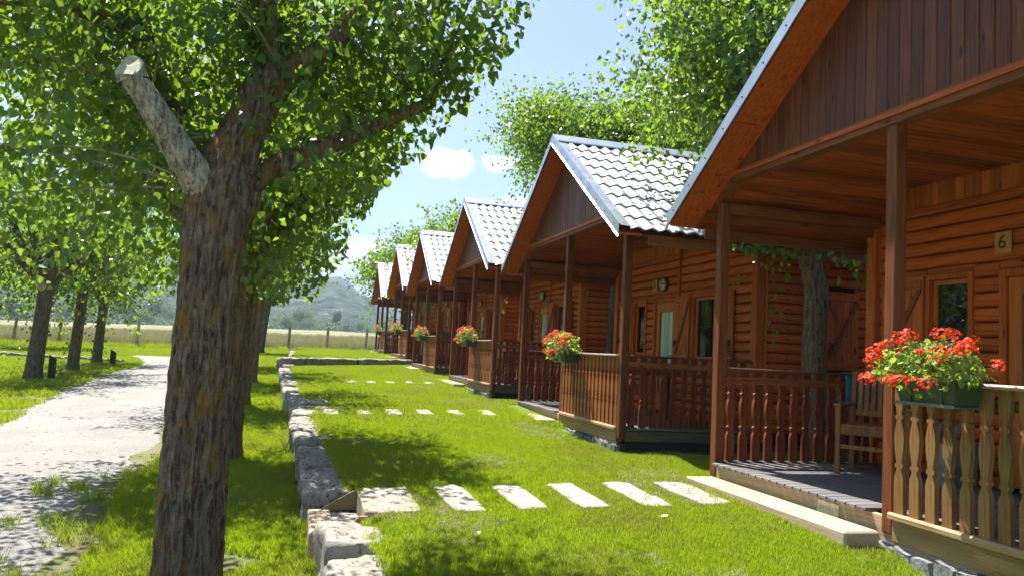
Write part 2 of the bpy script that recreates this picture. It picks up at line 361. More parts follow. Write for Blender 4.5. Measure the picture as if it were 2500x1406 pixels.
# ------------------------------------------------------------ the lie of the land
def clampx(x): return np.clip(x, -200, 14)
def g_low(x, y):
    y = np.asarray(y, float)
    return -.092 + .0215 * np.minimum(y, 50) + .0155 * np.clip(y - 50, 0, 400) + .023 * clampx(x)
def dip(x, y):
    # the turf sinks a little toward the near corner of each cabin
    s = np.clip((np.asarray(x, float) - 3.2) / .6, 0, 1); d = 0
    for y0 in (6.836, 13.576, 20.13):
        u = y0 - np.asarray(y, float); d = d + .10 * np.clip((u - 2.4) / .4, 0, 1) * np.clip((5.6 - u) / .8, 0, 1) - .035 * np.clip((u + .3) / .5, 0, 1) * np.clip((2.45 - u) / .3, 0, 1)
    return d * s
def g_lawn(x, y): return g_low(x, y) + .285 - dip(x, y)
def g_terr(x, y): return 1.03 + .008 * (np.asarray(y) - 27.5) + .012 * (np.asarray(x) - 3.8)
WALL = [(-6, .6), (3, .32), (4.4, .27), (8.2, .12), (10.3, .03), (13.3, -.03), (18.2, -.28), (23.7, -.44), (31, -.32), (40, -.3)]
def wall_x(y): return np.interp(y, [p[0] for p in WALL], [p[1] for p in WALL])
CROSS = [(-.6, 24.95), (.6, 25.9), (3.7, 27.6)]
def cross_y(x): return np.interp(x, [p[0] for p in CROSS], [p[1] for p in CROSS])
# ------------------------------------------------------------ ground sheets
def sheet(name, xs, ys, zf, mat, jitter=0):
    X, Y = np.meshgrid(xs, ys); Z = zf(X, Y)
    V = np.stack([X.ravel(), Y.ravel(), Z.ravel()], 1); nx, ny = len(xs), len(ys)
    i = (np.arange(ny - 1)[:, None] * nx + np.arange(nx - 1)[None]).ravel()
    Fc = np.stack([i, i + 1, i + nx + 1, i + nx], 1)
    o = link(name, npmesh(name, V, Fc, mat, smooth=True)); o['kind'] = 'structure'; return o
xs = np.concatenate([[-2900, -1200, -500, -200, -100, -60, -40, -30], np.linspace(-26, 14, 81), [20, 40, 100, 300, 900, 2900]])
ys = np.concatenate([[-60, -30, -15], np.linspace(-8, 50, 117), [60, 80, 110, 150, 200, 260, 340, 450, 600, 800, 1500, 3000]])
def zg(X, Y):
    z = g_low(X, Y) + .018 * vnoise(X * .9, Y * .9) * (Y < 60)
    return np.where((X > wall_x(Y) + .3) & (Y > -8) & (Y < 42.5) & (X < 13), z - .12, z)
sheet('ground', xs, ys, zg, 'rough_turf')
def field_z(X, Y): return g_low(X, Y) + .03
fx = np.concatenate([[-500, -300, -220, -160, -120, -70, -45, -30], np.linspace(-26, 14, 11), [22, 40, 80, 140, 220, 500]])
def edge_y(x): return np.interp(x, [-500, -40, -14, 4, 14, 220], [47, 47, 47.3, 47.5, 47.5, 47.5])
FY = np.concatenate([np.linspace(0, 12, 9), [20, 35, 60, 90, 130, 200, 300, 402, 405]])
Xf, Tf = np.meshgrid(fx, FY); Yf = edge_y(Xf) + Tf
Zf = field_z(Xf, Yf) + .02 * vnoise(Xf, Yf)
i = (np.arange(len(FY) - 1)[:, None] * len(fx) + np.arange(len(fx) - 1)[None]).ravel()
fo = link('field', npmesh('field', np.stack([Xf.ravel(), Yf.ravel(), Zf.ravel()], 1), np.stack([i, i + 1, i + len(fx) + 1, i + len(fx)], 1), 'meadow', smooth=True)); fo['kind'] = 'structure'
# raised lawn: left edge behind the stone wall, far edge at the cross row of stones
def strip_sheet(name, y0, y1, n, zf, mat, xr=13.0, end=None, off=.34):
    T = np.linspace(0, 1, n); U = np.concatenate([[0, 0.002], np.linspace(.03, 1, 26) ** 1.6])
    V = []
    if end == 'far': T = np.array(sorted(list(T) + [(v_ - y0) / (y1 - y0) for v_ in (5.61, 5.62, 6.62, 6.63, 6.1)]))
    n = len(T)
    for t in T:
        for u in U:
            yb = y0 + (y1 - y0) * t
            xl = float(wall_x(yb)) + off
            if end == 'far' and 5.615 < yb < 6.625: xl = .58
            x = xl + (xr - xl) * u
            y = yb if (end is None or (end == 'far' and yb < 12)) else y0 + (float(cross_y(np.clip(x, -.6, 3.7))) - y0) * t
            if end == 'start': ys_ = float(cross_y(np.clip(x, -.6, 3.7))) - .02; y = ys_ + (y1 - ys_) * t
            z = float(zf(x, y)) + .012 * float(vnoise(x * 1.3, y * 1.3, 0, 3))
            if u == 0: z -= .4
            V.append((x, y, z))
    k = len(U); i = (np.arange(n - 1)[:, None] * k + np.arange(k - 1)[None]).ravel()
    o = link(name, npmesh(name, np.array(V), np.stack([i, i + 1, i + k + 1, i + k], 1), mat, smooth=True)); o['kind'] = 'structure'
strip_sheet('lawn', -7, 27.4, 70, g_lawn, 'turf', end='far')
strip_sheet('terrace_lawn', 24.9, 42.0, 36, g_terr, 'turf', end='start', off=.28)
# gravel track: wandering edges
PL = [(-30, -3.0), (-2, -3.5), (6, -3.7), (13.4, -4.21), (18.2, -4.81), (24, -5.2), (29.4, -5.2), (33, -5.9), (36, -6.8)]
PR = [(-30, -1.0), (-2, -1.2), (3, -1.35), (5.65, -1.45), (8.5, -1.72), (10.6, -1.6), (16, -2.0), (22, -2.4), (29, -2.9), (33, -2.9), (36, -2.7)]
V = []; ny = 150; nx = 14
for j in range(ny):
    y = -8 + 44 * j / (ny - 1)
    a = np.interp(y, [p[0] for p in PL], [p[1] for p in PL]) + .16 * vnoise(y * 1.1, 0, 0, 1) + .06 * vnoise(y * 5, 2)
    b = np.interp(y, [p[0] for p in PR], [p[1] for p in PR]) + .16 * vnoise(y * 1.3, 5, 0, 2) + .06 * vnoise(y * 6, 1)
    for k in range(nx):
        u = k / (nx - 1); x = a + (b - a) * u
        V.append((x, y + (.25 * vnoise(x, 3) if j == ny - 1 else 0), float(g_low(x, y)) + .018 * float(vnoise(x * .9, y * .9)) + (.014 if 0 < k < nx - 1 else -.012)))
i = (np.arange(ny - 1)[:, None] * nx + np.arange(nx - 1)[None]).ravel()
po = link('gravel_path', npmesh('gravel_path', np.array(V), np.stack([i, i + 1, i + nx + 1, i + nx], 1), 'gravel', smooth=True)); po['kind'] = 'structure'
# ------------------------------------------------------------ mountains
def mountain(name, prof, d0, d1, mat_stops, seed, n=260, rows=46, rough=1.0, rockm=None):
    pts = np.array(prof, float); V = []
    xsx = np.linspace(pts[0, 0], pts[-1, 0], n)
    ridge = np.interp(xsx, pts[:, 0], pts[:, 1])
    for j in range(rows):
        t = j / (rows - 1)
        for i_ in range(n):
            d = f2 + r3 * ((xsx[i_] - 1250) / F_PX) - u3 * ((ridge[i_] - 703) / F_PX)
            h = math.hypot(d.x, d.y); ux, uy = d.x / h, d.y / h
            D = d0 + (d1 - d0) * t
            top = 1.55 + d.z / h * d1
            base = 1.0
            s = t ** .8
            z = base + (top - base) * s
            nn = vnoise(ux * D / 60 * rough, uy * D / 60 * rough, 0, seed) * .05 + vnoise(ux * D / 17, uy * D / 17, 0, seed + 2) * .02 + vnoise(ux * D / 6, uy * D / 6, 0, seed + 5) * .012
            z += nn * (top - base) * min(1, t * 3) * (1 if t < 1 else .35)
            V.append((ux * D, uy * D, z))
    for i_ in range(n):   # back slope
        x, y, z = V[(rows - 1) * n + i_]; V.append((x * 1.25, y * 1.25, 0))
    i = (np.arange(rows)[:, None] * n + np.arange(n - 1)[None]).ravel()
    m_, nt, b = nodes(name + '_cover')
    a = noise(nt, 1, 8, .7, (.05, .05, .05)); r = ramp(nt, mat_stops); nt.links.new(a.outputs['Fac'], r.inputs[0]); c = r.outputs['Color']
    if rockm:
        k = noise(nt, 1, 6, .7, (.02, .02, .006)); kr = ramp(nt, [(.60, (0, 0, 0)), (.68, (1, 1, 1))]); nt.links.new(k.outputs['Fac'], kr.inputs[0]); c = mixc(nt, kr.outputs['Color'], c, rockm)
    nt.links.new(c, b.inputs['Base Color']); b.inputs['Roughness'].default_value = 1; b.inputs['Specular IOR Level'].default_value = 0
    bump(nt, b, a.outputs['Fac'], 1, 9)
    M[name] = m_
    o = link(name, npmesh(name, np.array(V), np.stack([i, i + 1, i + n + 1, i + n], 1), name, smooth=False)); o['kind'] = 'structure'
mountain('wooded_hill', [(-900, 600), (-200, 610), (0, 600), (300, 640), (420, 655), (560, 690), (700, 706), (781, 694), (808, 688), (856, 709), (902, 728), (940, 764), (985, 800), (1300, 822), (2600, 860), (3300, 880)], 520, 1100,
         [(.38, (.03, .045, .03)), (.52, (.07, .09, .055)), (.66, (.13, .14, .10))], 2, rockm=(.3, .29, .26))
mountain('far_mountain', [(-1200, 620), (-300, 620), (300, 620), (620, 645), (760, 682), (828, 673), (843, 672), (863, 702), (876, 717), (907, 727), (938, 740), (977, 760), (1012, 775), (1200, 790), (1700, 780), (2500, 760), (3500, 740)], 1250, 1850,
         [(.3, (.05, .065, .05)), (.7, (.10, .11, .09))], 7, n=200, rows=30)
# ------------------------------------------------------------ leaves and crowns
LEAF_V = np.array([(0, 0, 0), (.33, -.06, .05), (.50, .18, .10), (.34, .55, .05), (0, 1.0, -.06), (-.34, .55, .05), (-.50, .18, .10), (-.33, -.06, .05), (0, .42, -.02)])
LEAF_F = [(8, 0, 1), (8, 1, 2), (8, 2, 3), (8, 3, 4), (8, 4, 5), (8, 5, 6), (8, 6, 7), (8, 7, 0)]
DIA_V = np.array([(0, 0, 0), (.45, .32, .09), (0, 1.0, 0), (-.45, .32, .09)]); DIA_F = [(0, 1, 2), (0, 2, 3)]
def unit(a): return a / np.maximum(np.linalg.norm(a, axis=-1, keepdims=True), 1e-9)
def leaf_frames(P, D, Nn):
    D = unit(D); S = unit(np.cross(D, Nn)); Nn = np.cross(S, D); return S, D, Nn
def leaves_mesh(name, P, D, Nn, size, mat, detail=True, tone=None):
    S, D, Nn = leaf_frames(P, D, Nn); T = LEAF_V if detail else DIA_V; Ft = np.array(LEAF_F if detail else DIA_F)
    n = len(P); k = len(T)
    V = P[:, None] + (S[:, None] * T[None, :, 0, None] + D[:, None] * T[None, :, 1, None] + Nn[:, None] * T[None, :, 2, None]) * size[:, None, None]
    Fc = (Ft[None] + (np.arange(n) * k)[:, None, None]).reshape(-1, 3)
    if tone is None: tone = R.random(n)
    return npmesh(name, V.reshape(-1, 3), Fc, mat, tone=np.repeat(tone, k))
def shoots(knuckles, n, lmin, lmax, upw=.55, grav=.3, spacing=.033, pet=.06, seed=0, extra=()):
    """knuckles: (x,y,z,weight,outward vector). returns leaf positions/directions and shoot polylines"""
    rg = np.random.default_rng(seed); W = np.array([k[3] for k in knuckles], float); W /= W.sum()
    P = []; D = []; Ln = []
    items = []
    for s in range(n):
        k = knuckles[rg.choice(len(knuckles), p=W)]
        d = rg.normal(size=3); d /= np.linalg.norm(d); d = d + np.array([0, 0, upw]) + np.array(k[4]) * .7; d /= np.linalg.norm(d)
        items.append((np.array(k[:3], float), d, rg.uniform(lmin, lmax)))
    items += [(np.array(a, float), np.array(b, float) / np.linalg.norm(b), c) for a, b, c in extra]
    for p0, d, Lg in items:
        t = np.linspace(0, 1, 7)[:, None]; g = grav * rg.uniform(.4, 1.3)
        side = rg.normal(size=3) * .12
        line = p0 + d * Lg * t + np.array([0, 0, -1.]) * g * Lg * t ** 2 + side * Lg * t ** 2
        Ln.append(line)
        m_ = int(Lg * .85 / spacing); tt = np.clip(rg.uniform(.12, 1.02, m_), 0, 1)
        q = p0 + d * Lg * tt[:, None] + np.array([0, 0, -1.]) * g * Lg * tt[:, None] ** 2 + side * Lg * tt[:, None] ** 2
        o = rg.normal(size=(m_, 3)); o /= np.linalg.norm(o, axis=1)[:, None]
        # small side twigs
        tw = rg.random(m_) ** 2 * .28
        q = q + o * (pet * rg.uniform(.5, 1.4, m_) + tw)[:, None]
        P.append(q); D.append(o * .55 + d * .15 + np.array([0, 0, -.75]) + rg.normal(size=(m_, 3)) * .35)
    return np.concatenate(P), np.concatenate(D), Ln
CABINS = {6: (3.866, 6.836, .49), 5: (3.835, 13.576, .568), 4: (3.809, 20.13, .742), 3: (3.755, 26.67, .862), 2: (3.697, 32.5, 1.091), 1: (3.765, 40.7, 1.174)}
def in_cabin(P):
    bad = np.zeros(len(P), bool)
    for x, y, z in CABINS.values():
        u = y - P[:, 1]; top = z + 4.6 - np.abs(u - 2.3) * .64
        bad |= (P[:, 0] > x - .4) & (P[:, 0] < x + 7.3) & (u > -.56) & (u < 5.16) & (P[:, 2] < top)
    return bad
def crown(tree, knuckles, n, lmin, lmax, size, mat='leaf', detail=False, singles=0, seed=1, shootn=60, keep=None, **k):
    P, D, Ln = shoots(knuckles, n, lmin, lmax, seed=seed, **k)
    rg = np.random.default_rng(seed + 99)
    ok = ~in_cabin(P)
    if keep is not None: ok &= keep(P)
    P, D = P[ok], D[ok]
    Nn = rg.normal(size=P.shape); sz = size * rg.uniform(.62, 1.25, len(P)); tone = rg.random(len(P)) ** 1.3
    loc = np.array(tree.location) if tree is not None else np.zeros(3)
    if singles:
        # those that show largest: near the camera and inside the view
        q = P - np.array(CAM); zc = q @ np.array(f2); xc = (q @ np.array(r3)) / zc; yc = (q @ np.array(u3)) / zc
        vis = (zc > .3) & (np.abs(xc) < .64) & (np.abs(yc) < .36)
        score = np.where(vis, sz / np.maximum(zc, .1), 0); idx = np.argsort(-score)[:singles]; idx = idx[score[idx] > 0]
        S, Du, Nu = leaf_frames(P[idx], D[idx], Nn[idx])
        bases = []
        for b in range(6):
            lm = leaves_mesh('leaf', np.zeros((1, 3)), np.array([[0, 1., 0]]), np.array([[0, 0, 1.]]), np.array([1.]), mat, True, np.array([(b + .5) / 6]))
            bases.append(lm)
        for j, ii in enumerate(idx):
            mt = Matrix(((S[j][0], Du[j][0], Nu[j][0]), (S[j][1], Du[j][1], Nu[j][1]), (S[j][2], Du[j][2], Nu[j][2]))).to_4x4()
            o = link('leaf', bases[int(tone[ii] * 5.99)], tree); mt = mt @ Matrix.Scale(float(sz[ii]), 4); mt.translation = Vector(P[ii] - loc)
            o.matrix_basis = mt
        rest = np.ones(len(P), bool); rest[idx] = False; P, D, Nn, sz, tone = P[rest], D[rest], Nn[rest], sz[rest], tone[rest]
    me = leaves_mesh('foliage', P - loc, D, Nn, sz, mat, detail, tone)
    o = link('foliage', me, tree); o['kind'] = 'stuff'
    mb = MB()
    for ln in Ln[:shootn] + Ln[n:]:
        if in_cabin(ln[2:]).any() or (keep is not None and not keep(ln[3:]).all()): continue
        mb.tube([Vector(p) - Vector(loc) for p in ln], [.011, .010, .009, .008, .006, .005, .003], 4, False)
    o2 = link('shoot', mb.mesh('shoot', 'twig', True), tree); o2['kind'] = 'stuff'
    return len(P)
def limb(tree, pts, rad, mat='bark', n=14, name='branch', wob=.05, seed=3, sub=5, flare=None):
    """smooth tapered limb through control points (world)"""
    loc = tree.location; P = [Vector(p) for p in pts]; out_p = []; out_r = []
    for i_ in range(len(P) - 1):
        p0 = P[max(i_ - 1, 0)]; p1 = P[i_]; p2 = P[i_ + 1]; p3 = P[min(i_ + 2, len(P) - 1)]
        for s in range(sub):
            t = s / sub
            q = .5 * ((2 * p1) + (p2 - p0) * t + (2 * p0 - 5 * p1 + 4 * p2 - p3) * t * t + (3 * p1 - p0 - 3 * p2 + p3) * t ** 3)
            out_p.append(q - loc); out_r.append(rad[i_] + (rad[i_ + 1] - rad[i_]) * t)
    out_p.append(P[-1] - loc); out_r.append(rad[-1])
    mb = MB().tube(out_p, out_r, n, True, wob, seed)
    return link(name, mb.mesh(name, mat, True), tree)
def bumpy_trunk(tree, pts, rad, mat='bark', n=56, rows=90, seed=0, name='trunk', depth=.016):
    """trunk with real furrows: fine radial relief running up the stem"""
    P = np.array(pts, float); t = np.linspace(0, 1, len(P)); tt = np.linspace(0, 1, rows)
    C = np.stack([np.interp(tt, t, P[:, i_]) for i_ in range(3)], 1) - np.array(tree.location)
    rr = np.interp(tt, t, rad); a = np.linspace(0, 2 * np.pi, n, endpoint=False)
    A, Z = np.meshgrid(a, C[:, 2]); RR = rr[:, None]
    fur = np.zeros_like(A)
    for kf, am, zf in ((9, .5, 1.7), (14, .6, 2.6), (23, .6, 4.3), (5, .4, .8)):
        fur += am * np.sin(kf * A + 2.2 * np.sin(Z * zf + kf + seed) + seed * kf)
    fur = -np.abs(fur) ** .7 * -1
    rad_ = RR * (1 + .02 * np.sin(3 * A + Z * 1.3 + seed)) + depth * (fur - 1) + depth * .3 * np.sin(31 * A + 40 * Z)
    X = C[:, 0][:, None] + rad_ * np.cos(A); Y = C[:, 1][:, None] + rad_ * np.sin(A)
    V = np.stack([X.ravel(), Y.ravel(), Z.ravel()], 1)
    i = np.arange(rows - 1)[:, None] * n; k = np.arange(n)[None]; k2 = (k + 1) % n
    Fc = np.stack([(i + k).ravel(), (i + k2).ravel(), (i + n + k2).ravel(), (i + n + k).ravel()], 1)
    return link(name, npmesh(name, V, Fc, mat, smooth=True), tree)
NL = 0
# --- the near poplar
t1 = thing('poplar_tree', 'big pollarded poplar with orange lichen and one sawn-off pale limb, nearest the camera', 'tree', (-.52, 4.9, 0), group='poplars along the stone wall')
bumpy_trunk(t1, [(-.515, 4.85, -.1), (-.512, 4.85, .1), (-.518, 4.86, .6), (-.53, 4.87, 1.2), (-.53, 4.88, 1.7), (-.525, 4.9, 2.0), (-.52, 4.9, 2.28), (-.495, 4.93, 2.5), (-.45, 4.98, 2.72), (-.38, 5.04, 2.92), (-.31, 5.09, 3.12), (-.27, 5.1, 3.32)],
            [.215, .192, .184, .172, .166, .172, .192, .175, .145, .135, .15, .08], n=96, rows=170, seed=2, depth=.014)
bumpy_trunk(t1, [(-.50, 4.95, 2.22), (-.57, 4.89, 2.36), (-.67, 4.83, 2.50), (-.79, 4.77, 2.67), (-.90, 4.72, 2.83), (-.99, 4.70, 2.95)], [.12, .13, .118, .100, .088, .088], 'bark_pale', 64, 90, 5, 'cut_branch', .010)
# slanting sawn face of the stub: the far side stands higher, the face looks toward the path
c = Vector((-.99, 4.70, 2.94)) - t1.location; ax = Vector((-.30, -.10, .82)).normalized(); a = ax.orthogonal().normalized(); b = ax.cross(a); bk = Vector((.25, 1, 0)).normalized()
ring = [c + (a * math.cos(q) + b * math.sin(q)) * .083 * (1 + .04 * math.sin(3 * q)) for q in [k * math.pi / 10 for k in range(20)]]
tipv = [c + (p - c) * (.97 - .35 * max(0, (p - c).dot(bk) / .083) ** 2) + ax * (.01 + .14 * (1 + (p - c).dot(bk) / .083) / 2) for p in ring]
MB().add(ring + tipv, [(k, (k + 1) % 20, 20 + (k + 1) % 20, 20 + k) for k in range(20)]).obj('stub_end', 'bark_pale', t1, smooth=True)
MB().add([p + ax * .001 for p in tipv], [tuple(range(20))]).obj('sawn_face', 'cut', t1)
limb(t1, [(-.30, 5.1, 3.12), (-.12, 5.1, 3.3), (.10, 5.15, 3.52), (.32, 5.22, 3.85), (.6, 5.35, 4.3)], [.085, .075, .07, .065, .05], 'bark', 14, seed=8)
limb(t1, [(-.60, 5.0, 2.4), (-.8, 5.35, 2.8), (-1.05, 5.5, 3.2), (-1.22, 5.6, 3.7)], [.12, .10, .09, .08], n=14, seed=11)
limb(t1, [(-.42, 5.0, 2.45), (-.18, 5.15, 2.66), (.12, 5.3, 2.86), (.42, 5.4, 3.06), (.8, 5.5, 3.3)], [.09, .07, .06, .05, .04], n=12, seed=14)
limb(t1, [(-.28, 5.1, 3.2), (-.36, 4.9, 3.7), (-.5, 4.4, 4.4)], [.07, .06, .05], n=12, seed=17)
limb(t1, [(-.40, 4.93, 2.28), (-.335, 4.90, 2.36), (-.32, 4.88, 2.42)], [.09, .06, .025], 'bark', 14, 'knot', .12, 21)
limb(t1, [(-1.22, 5.6, 3.65), (-1.6, 6.1, 3.75), (-2.1, 6.7, 3.6)], [.06, .05, .04], n=10, seed=19)
limb(t1, [(-1.15, 5.55, 3.5), (-1.5, 5.2, 3.5), (-1.9, 5.0, 3.4)], [.05, .045, .035], n=10, seed=20)
KN1 = [(-.27, 5.1, 3.28, 3.2, (0, 0, .2)), (.6, 5.35, 4.3, 1.6, (.3, 0, 0)), (.25, 5.2, 3.75, 1.2, (.5, 0, .1)), (-1.22, 5.6, 3.7, 2.4, (-.4, 0, 0)), (.8, 5.5, 3.3, 1.5, (.15, 0, .3)), (-.5, 4.4, 4.4, 1.8, (0, -.5, .1)),
       (-1.9, 5.0, 3.4, 1.6, (-.3, 0, 0)), (-2.1, 6.7, 3.6, 2.6, (-.2, .2, 0)), (-.55, 5.0, 2.75, 1.0, (-.2, .6, 0)), (.3, 5.4, 2.98, .9, (.1, .3, .3)), (-1.0, 5.2, 3.0, 1.2, (-.4, .2, 0))]
ex = [((-.62, 4.9, 2.4), (-1, .25 * j - .6, .75 - .24 * j), 1.25 - .08 * j) for j in range(6)] + [((-.40, 4.95, 2.5), (1, .5 + .2 * j, .12 + .08 * j), .9 + .1 * j) for j in range(4)] + \
     [((-.5, 4.85, 2.55), (.1 + .1 * j, -.2, 1), 1.1) for j in range(3)]
def keep1(P):
    # leaf-free window onto the trunk and the sawn limb, as the photo shows; and the open sky right of the crown
    near = P[:, 1] < 4.72
    q = P - np.array(CAM); zc = q @ np.array(f2); px = 1250 + F_PX * (q @ np.array(r3)) / zc; py = 703 - F_PX * (q @ np.array(u3)) / zc
    ok = ~((P[:, 1] < 4.25) & (P[:, 2] < 3.25))
    # the limbs stand clear of leaves on the side toward the light gap
    for A_, B_, w_ in (((-.49, 2.5), (-.28, 3.25), .17), ((-.3, 3.1), (.32, 3.85), .10), ((.32, 3.85), (.6, 4.3), .08), ((-.42, 2.45), (.12, 2.86), .07), ((-.9, 2.95), (-1.22, 3.6), .12)):
        a_ = np.array(A_); b_ = np.array(B_) - a_; qq = P[:, [0, 2]] - a_; tq = np.clip((qq @ b_) / (b_ @ b_), 0, 1); dd = np.linalg.norm(qq - tq[:, None] * b_, axis=1)
        ok &= ~((dd < w_) & (P[:, 1] < 5.15) & (np.sin(P[:, 0] * 91 + P[:, 2] * 57) < .55))
    ok &= ~((np.abs(P[:, 0] + .55) < .35) & (P[:, 1] < 4.9) & (P[:, 2] < 2.75))
    ok &= ~((np.abs(P[:, 0] + .85) < .36) & (P[:, 1] < 4.75) & (P[:, 2] > 2.2) & (P[:, 2] < 3.22))
    # lower skirt of the crown climbs from left to right
    ok &= P[:, 2] > np.interp(P[:, 0], [-3, -1.6, -.7, -.3, .3, .9, 1.5], [1.85, 1.9, 2.0, 2.25, 2.55, 2.95, 3.4])
    return ok & (P[:, 0] < np.interp(P[:, 2], [2.4, 3, 3.6, 5], [.45, .82, 1.28, 1.6]))
NL += crown(t1, KN1, 350, .9, 1.75, .057, detail=True, singles=300, seed=5, shootn=120, keep=keep1, upw=.5, grav=.28, spacing=.017, extra=ex)
# --- the rest of the wall row
def poplar(x, y, r, hf, lean, top, cr_r, nsh, size, label, group, seed, mat='bark_far', singles=0, detail=False, spacing=.03, kn=7, z0=None, keep=None, grav=.3, upw=.5, trunk_pts=None, name='poplar_tree', leafmat_='leaf', shootn=40, lmf=1.0, spread=1.0):
    z = float(g_low(x, y)) if z0 is None else z0
    t = thing(name, label, 'tree', (x, y, z), group=group); rg = random.Random(seed)
    lx, ly = lean
    pts = trunk_pts or [(x, y, z - .15), (x + lx * .1, y, z + .25), (x + lx * .5, y + ly * .5, z + hf * .55), (x + lx, y + ly, z + hf)]
    k = len(pts); rads = [r * 1.45, r * 1.08, r * .97, r * .95] if k == 4 else [r * 1.3] + [r] * (k - 1)
    bumpy_trunk(t, pts, rads, mat, n=40, rows=50, seed=seed, depth=.010 if r > .15 else .006)
    tx, ty, tz = pts[-1]; KN = []
    for j in range(kn):
        a = j * 6.283 / kn + rg.uniform(-.3, .3); rr = cr_r * rg.uniform(.32, .68) * spread if j else .1
        ex_, ey_, ez_ = tx + math.cos(a) * rr, ty + math.sin(a) * rr, tz + (top - z - hf) * rg.uniform(.22, .5)
        limb(t, [(tx, ty, tz - .15), (tx + math.cos(a) * rr * .55, ty + math.sin(a) * rr * .55, tz + (ez_ - tz) * .4), (ex_, ey_, ez_)], [r * .72, r * .5, r * .36], mat, 9, seed=seed + j)
        KN.append((ex_, ey_, ez_, 1, (math.cos(a) * .35, math.sin(a) * .35, 0)))
    KN.append((tx, ty, tz + .1, .8, (0, 0, -.2))); KN.append((tx, ty, tz + (top - tz) * .45, 1.2, (0, 0, .5)))
    lm = min(cr_r * .95, (top - tz) * .7) * lmf
    global NL
    NL += crown(t, KN, nsh, lm * .5, lm, size, leafmat_, detail, singles, seed + 50, shootn, upw=upw, grav=grav, spacing=spacing, keep=keep)
    return t
def clip_right(zs, xs):
    return lambda P: (P[:, 0] < np.interp(P[:, 2], zs, xs)) & (P[:, 2] > zs[0])
G1 = 'poplars along the stone wall'
poplar(-.78, 9.9, .19, 2.6, (.06, 0), 6.0, 2.2, 400, .074, 'second poplar of the wall row, its trunk half hidden behind the big lichened trunk', G1, 31, 'bark', 300, True, .022, 10, keep=clip_right([1.95, 2.2, 2.9, 4], [0, .25, .62, 1.05]))
poplar(-1.0, 15.9, .16, 2.5, (.04, 0), 6.0, 2.1, 260, .095, 'third poplar of the wall row, trunk hidden behind the second one', G1, 32, 'bark', spacing=.03, keep=clip_right([2.3, 2.6, 3.3, 4.5], [0, .3, .85, .9]))
poplar(-1.16, 21.8, .145, 2.6, (.1, 0), 6.2, 2.1, 220, .11, 'slim poplar beside the wall, its sunlit brown trunk just right of the two big ones', G1, 33, 'bark', spacing=.035, keep=clip_right([2.7, 3.2, 4.5], [-.3, .2, .5]))
poplar(-1.5, 29, .15, 2.6, (.1, 0), 6.2, 2.0, 130, .13, 'fifth poplar of the wall row, mostly hidden by nearer trunks', G1, 34, 'bark', spacing=.04, keep=clip_right([3.0, 3.5, 4.5], [-.6, -.2, .1]))
poplar(-1.83, 41.5, .17, 2.6, (.2, 0), 6.5, 2.0, 120, .15, 'farthest poplar of the wall row, grey trunk standing near the field fence', G1, 35, 'bark_far', spacing=.045, keep=clip_right([3.2, 4, 5], [-1.0, -.5, 0]))
G2 = 'poplars left of the gravel track'
poplar(-6.3, 22, .185, 2.5, (.12, 0), 6.6, 2.3, 200, .11, 'thickest poplar left of the track, with a pale broken limb stub at its fork', G2, 41, spacing=.034)
limb([o for o in scene.objects if o.get('category') == 'tree' and abs(o.location.y - 22) < .01][0], [(-6.2, 21.95, 2.45), (-6.32, 21.85, 2.75), (-6.42, 21.8, 2.98)], [.13, .11, .10], 'bark_pale', 14, 'broken_limb', .08, 77)
poplar(-6.3, 25.5, .15, 2.5, (.1, 0), 6.6, 2.2, 170, .12, 'middle poplar of the three left of the track, between the two dark stakes', G2, 42, spacing=.037)
poplar(-6.6, 29.6, .15, 2.2, (.06, 0), 6.5, 2.4, 170, .13, 'last poplar left of the track, beside the farther dark stake', G2, 43, spacing=.04)
poplar(-11.9, 42, .17, 2.7, (.05, 0), 7.5, 3.0, 170, .17, 'dark thin-stemmed tree near the fence, seen behind the thickest left poplar', G2, 44, spacing=.05)
poplar(-16.5, 43, .2, 2.4, (.1, 0), 8.5, 3.8, 220, .19, 'broad dark tree at the fence at the left edge of the view', G2, 45, spacing=.05)
poplar(-10.5, 24, .17, 2.5, (.1, 0), 6.5, 2.3, 150, .13, 'poplar at the left edge, only its lower foliage in view', G2, 46, spacing=.04)
G3 = 'poplars between the cabins'
poplar(5.9, 8.0, .14, 2.6, (0, 0), 8.4, 2.2, 900, .064, 'crooked poplar growing in the gap between cabin 6 and cabin 5', G3, 51, 'bark', 300, True, .024, 12, z0=.42, keep=lambda P: P[:, 0] > np.interp(P[:, 2], [3.2, 3.6, 4.1, 5.2, 7], [4.9, 4.3, 3.95, 3.6, 3.4]),
       trunk_pts=[(5.93, 8.0, .3), (5.92, 8.0, .6), (5.86, 8.03, 1.7), (5.92, 8.08, 2.45), (5.78, 8.1, 3.0), (5.66, 8.1, 3.35)])
ga = bpy.data.objects['poplar_tree.011'] if 'poplar_tree.011' in bpy.data.objects else None
poplar(6.05, 14.8, .1, 3.3, (.1, 0), 8.7, 2.45, 2300, .07, 'poplar behind cabin 5, crown spreading above its metal roof', G3, 52, spacing=.028, kn=22, lmf=.6, spread=1.15, z0=.6)
poplar(6.2, 21.3, .12, 3.0, (0, 0), 5.9, 1.6, 200, .10, 'low poplar in the gap between cabin 4 and cabin 3', G3, 53, spacing=.035, z0=.7)
poplar(5.9, 27.3, .14, 3.0, (0, 0), 7.2, 2.0, 380, .11, 'poplar rising behind the roof ridges of the fourth and fifth cabins', G3, 54, spacing=.033, kn=12, z0=.9)
poplar(5.3, 34.1, .15, 3.2, (0, 0), 7.4, 1.8, 260, .12, 'narrow poplar in the gap between the two farthest cabins', G3, 56, spacing=.036, kn=10, z0=1.0)
poplar(5.45, 42.3, .2, 2.8, (0, 0), 8.3, 2.5, 330, .14, 'farthest poplar of the cabin row, rising behind the last gable', G3, 55, spacing=.036, kn=12, z0=1.05)
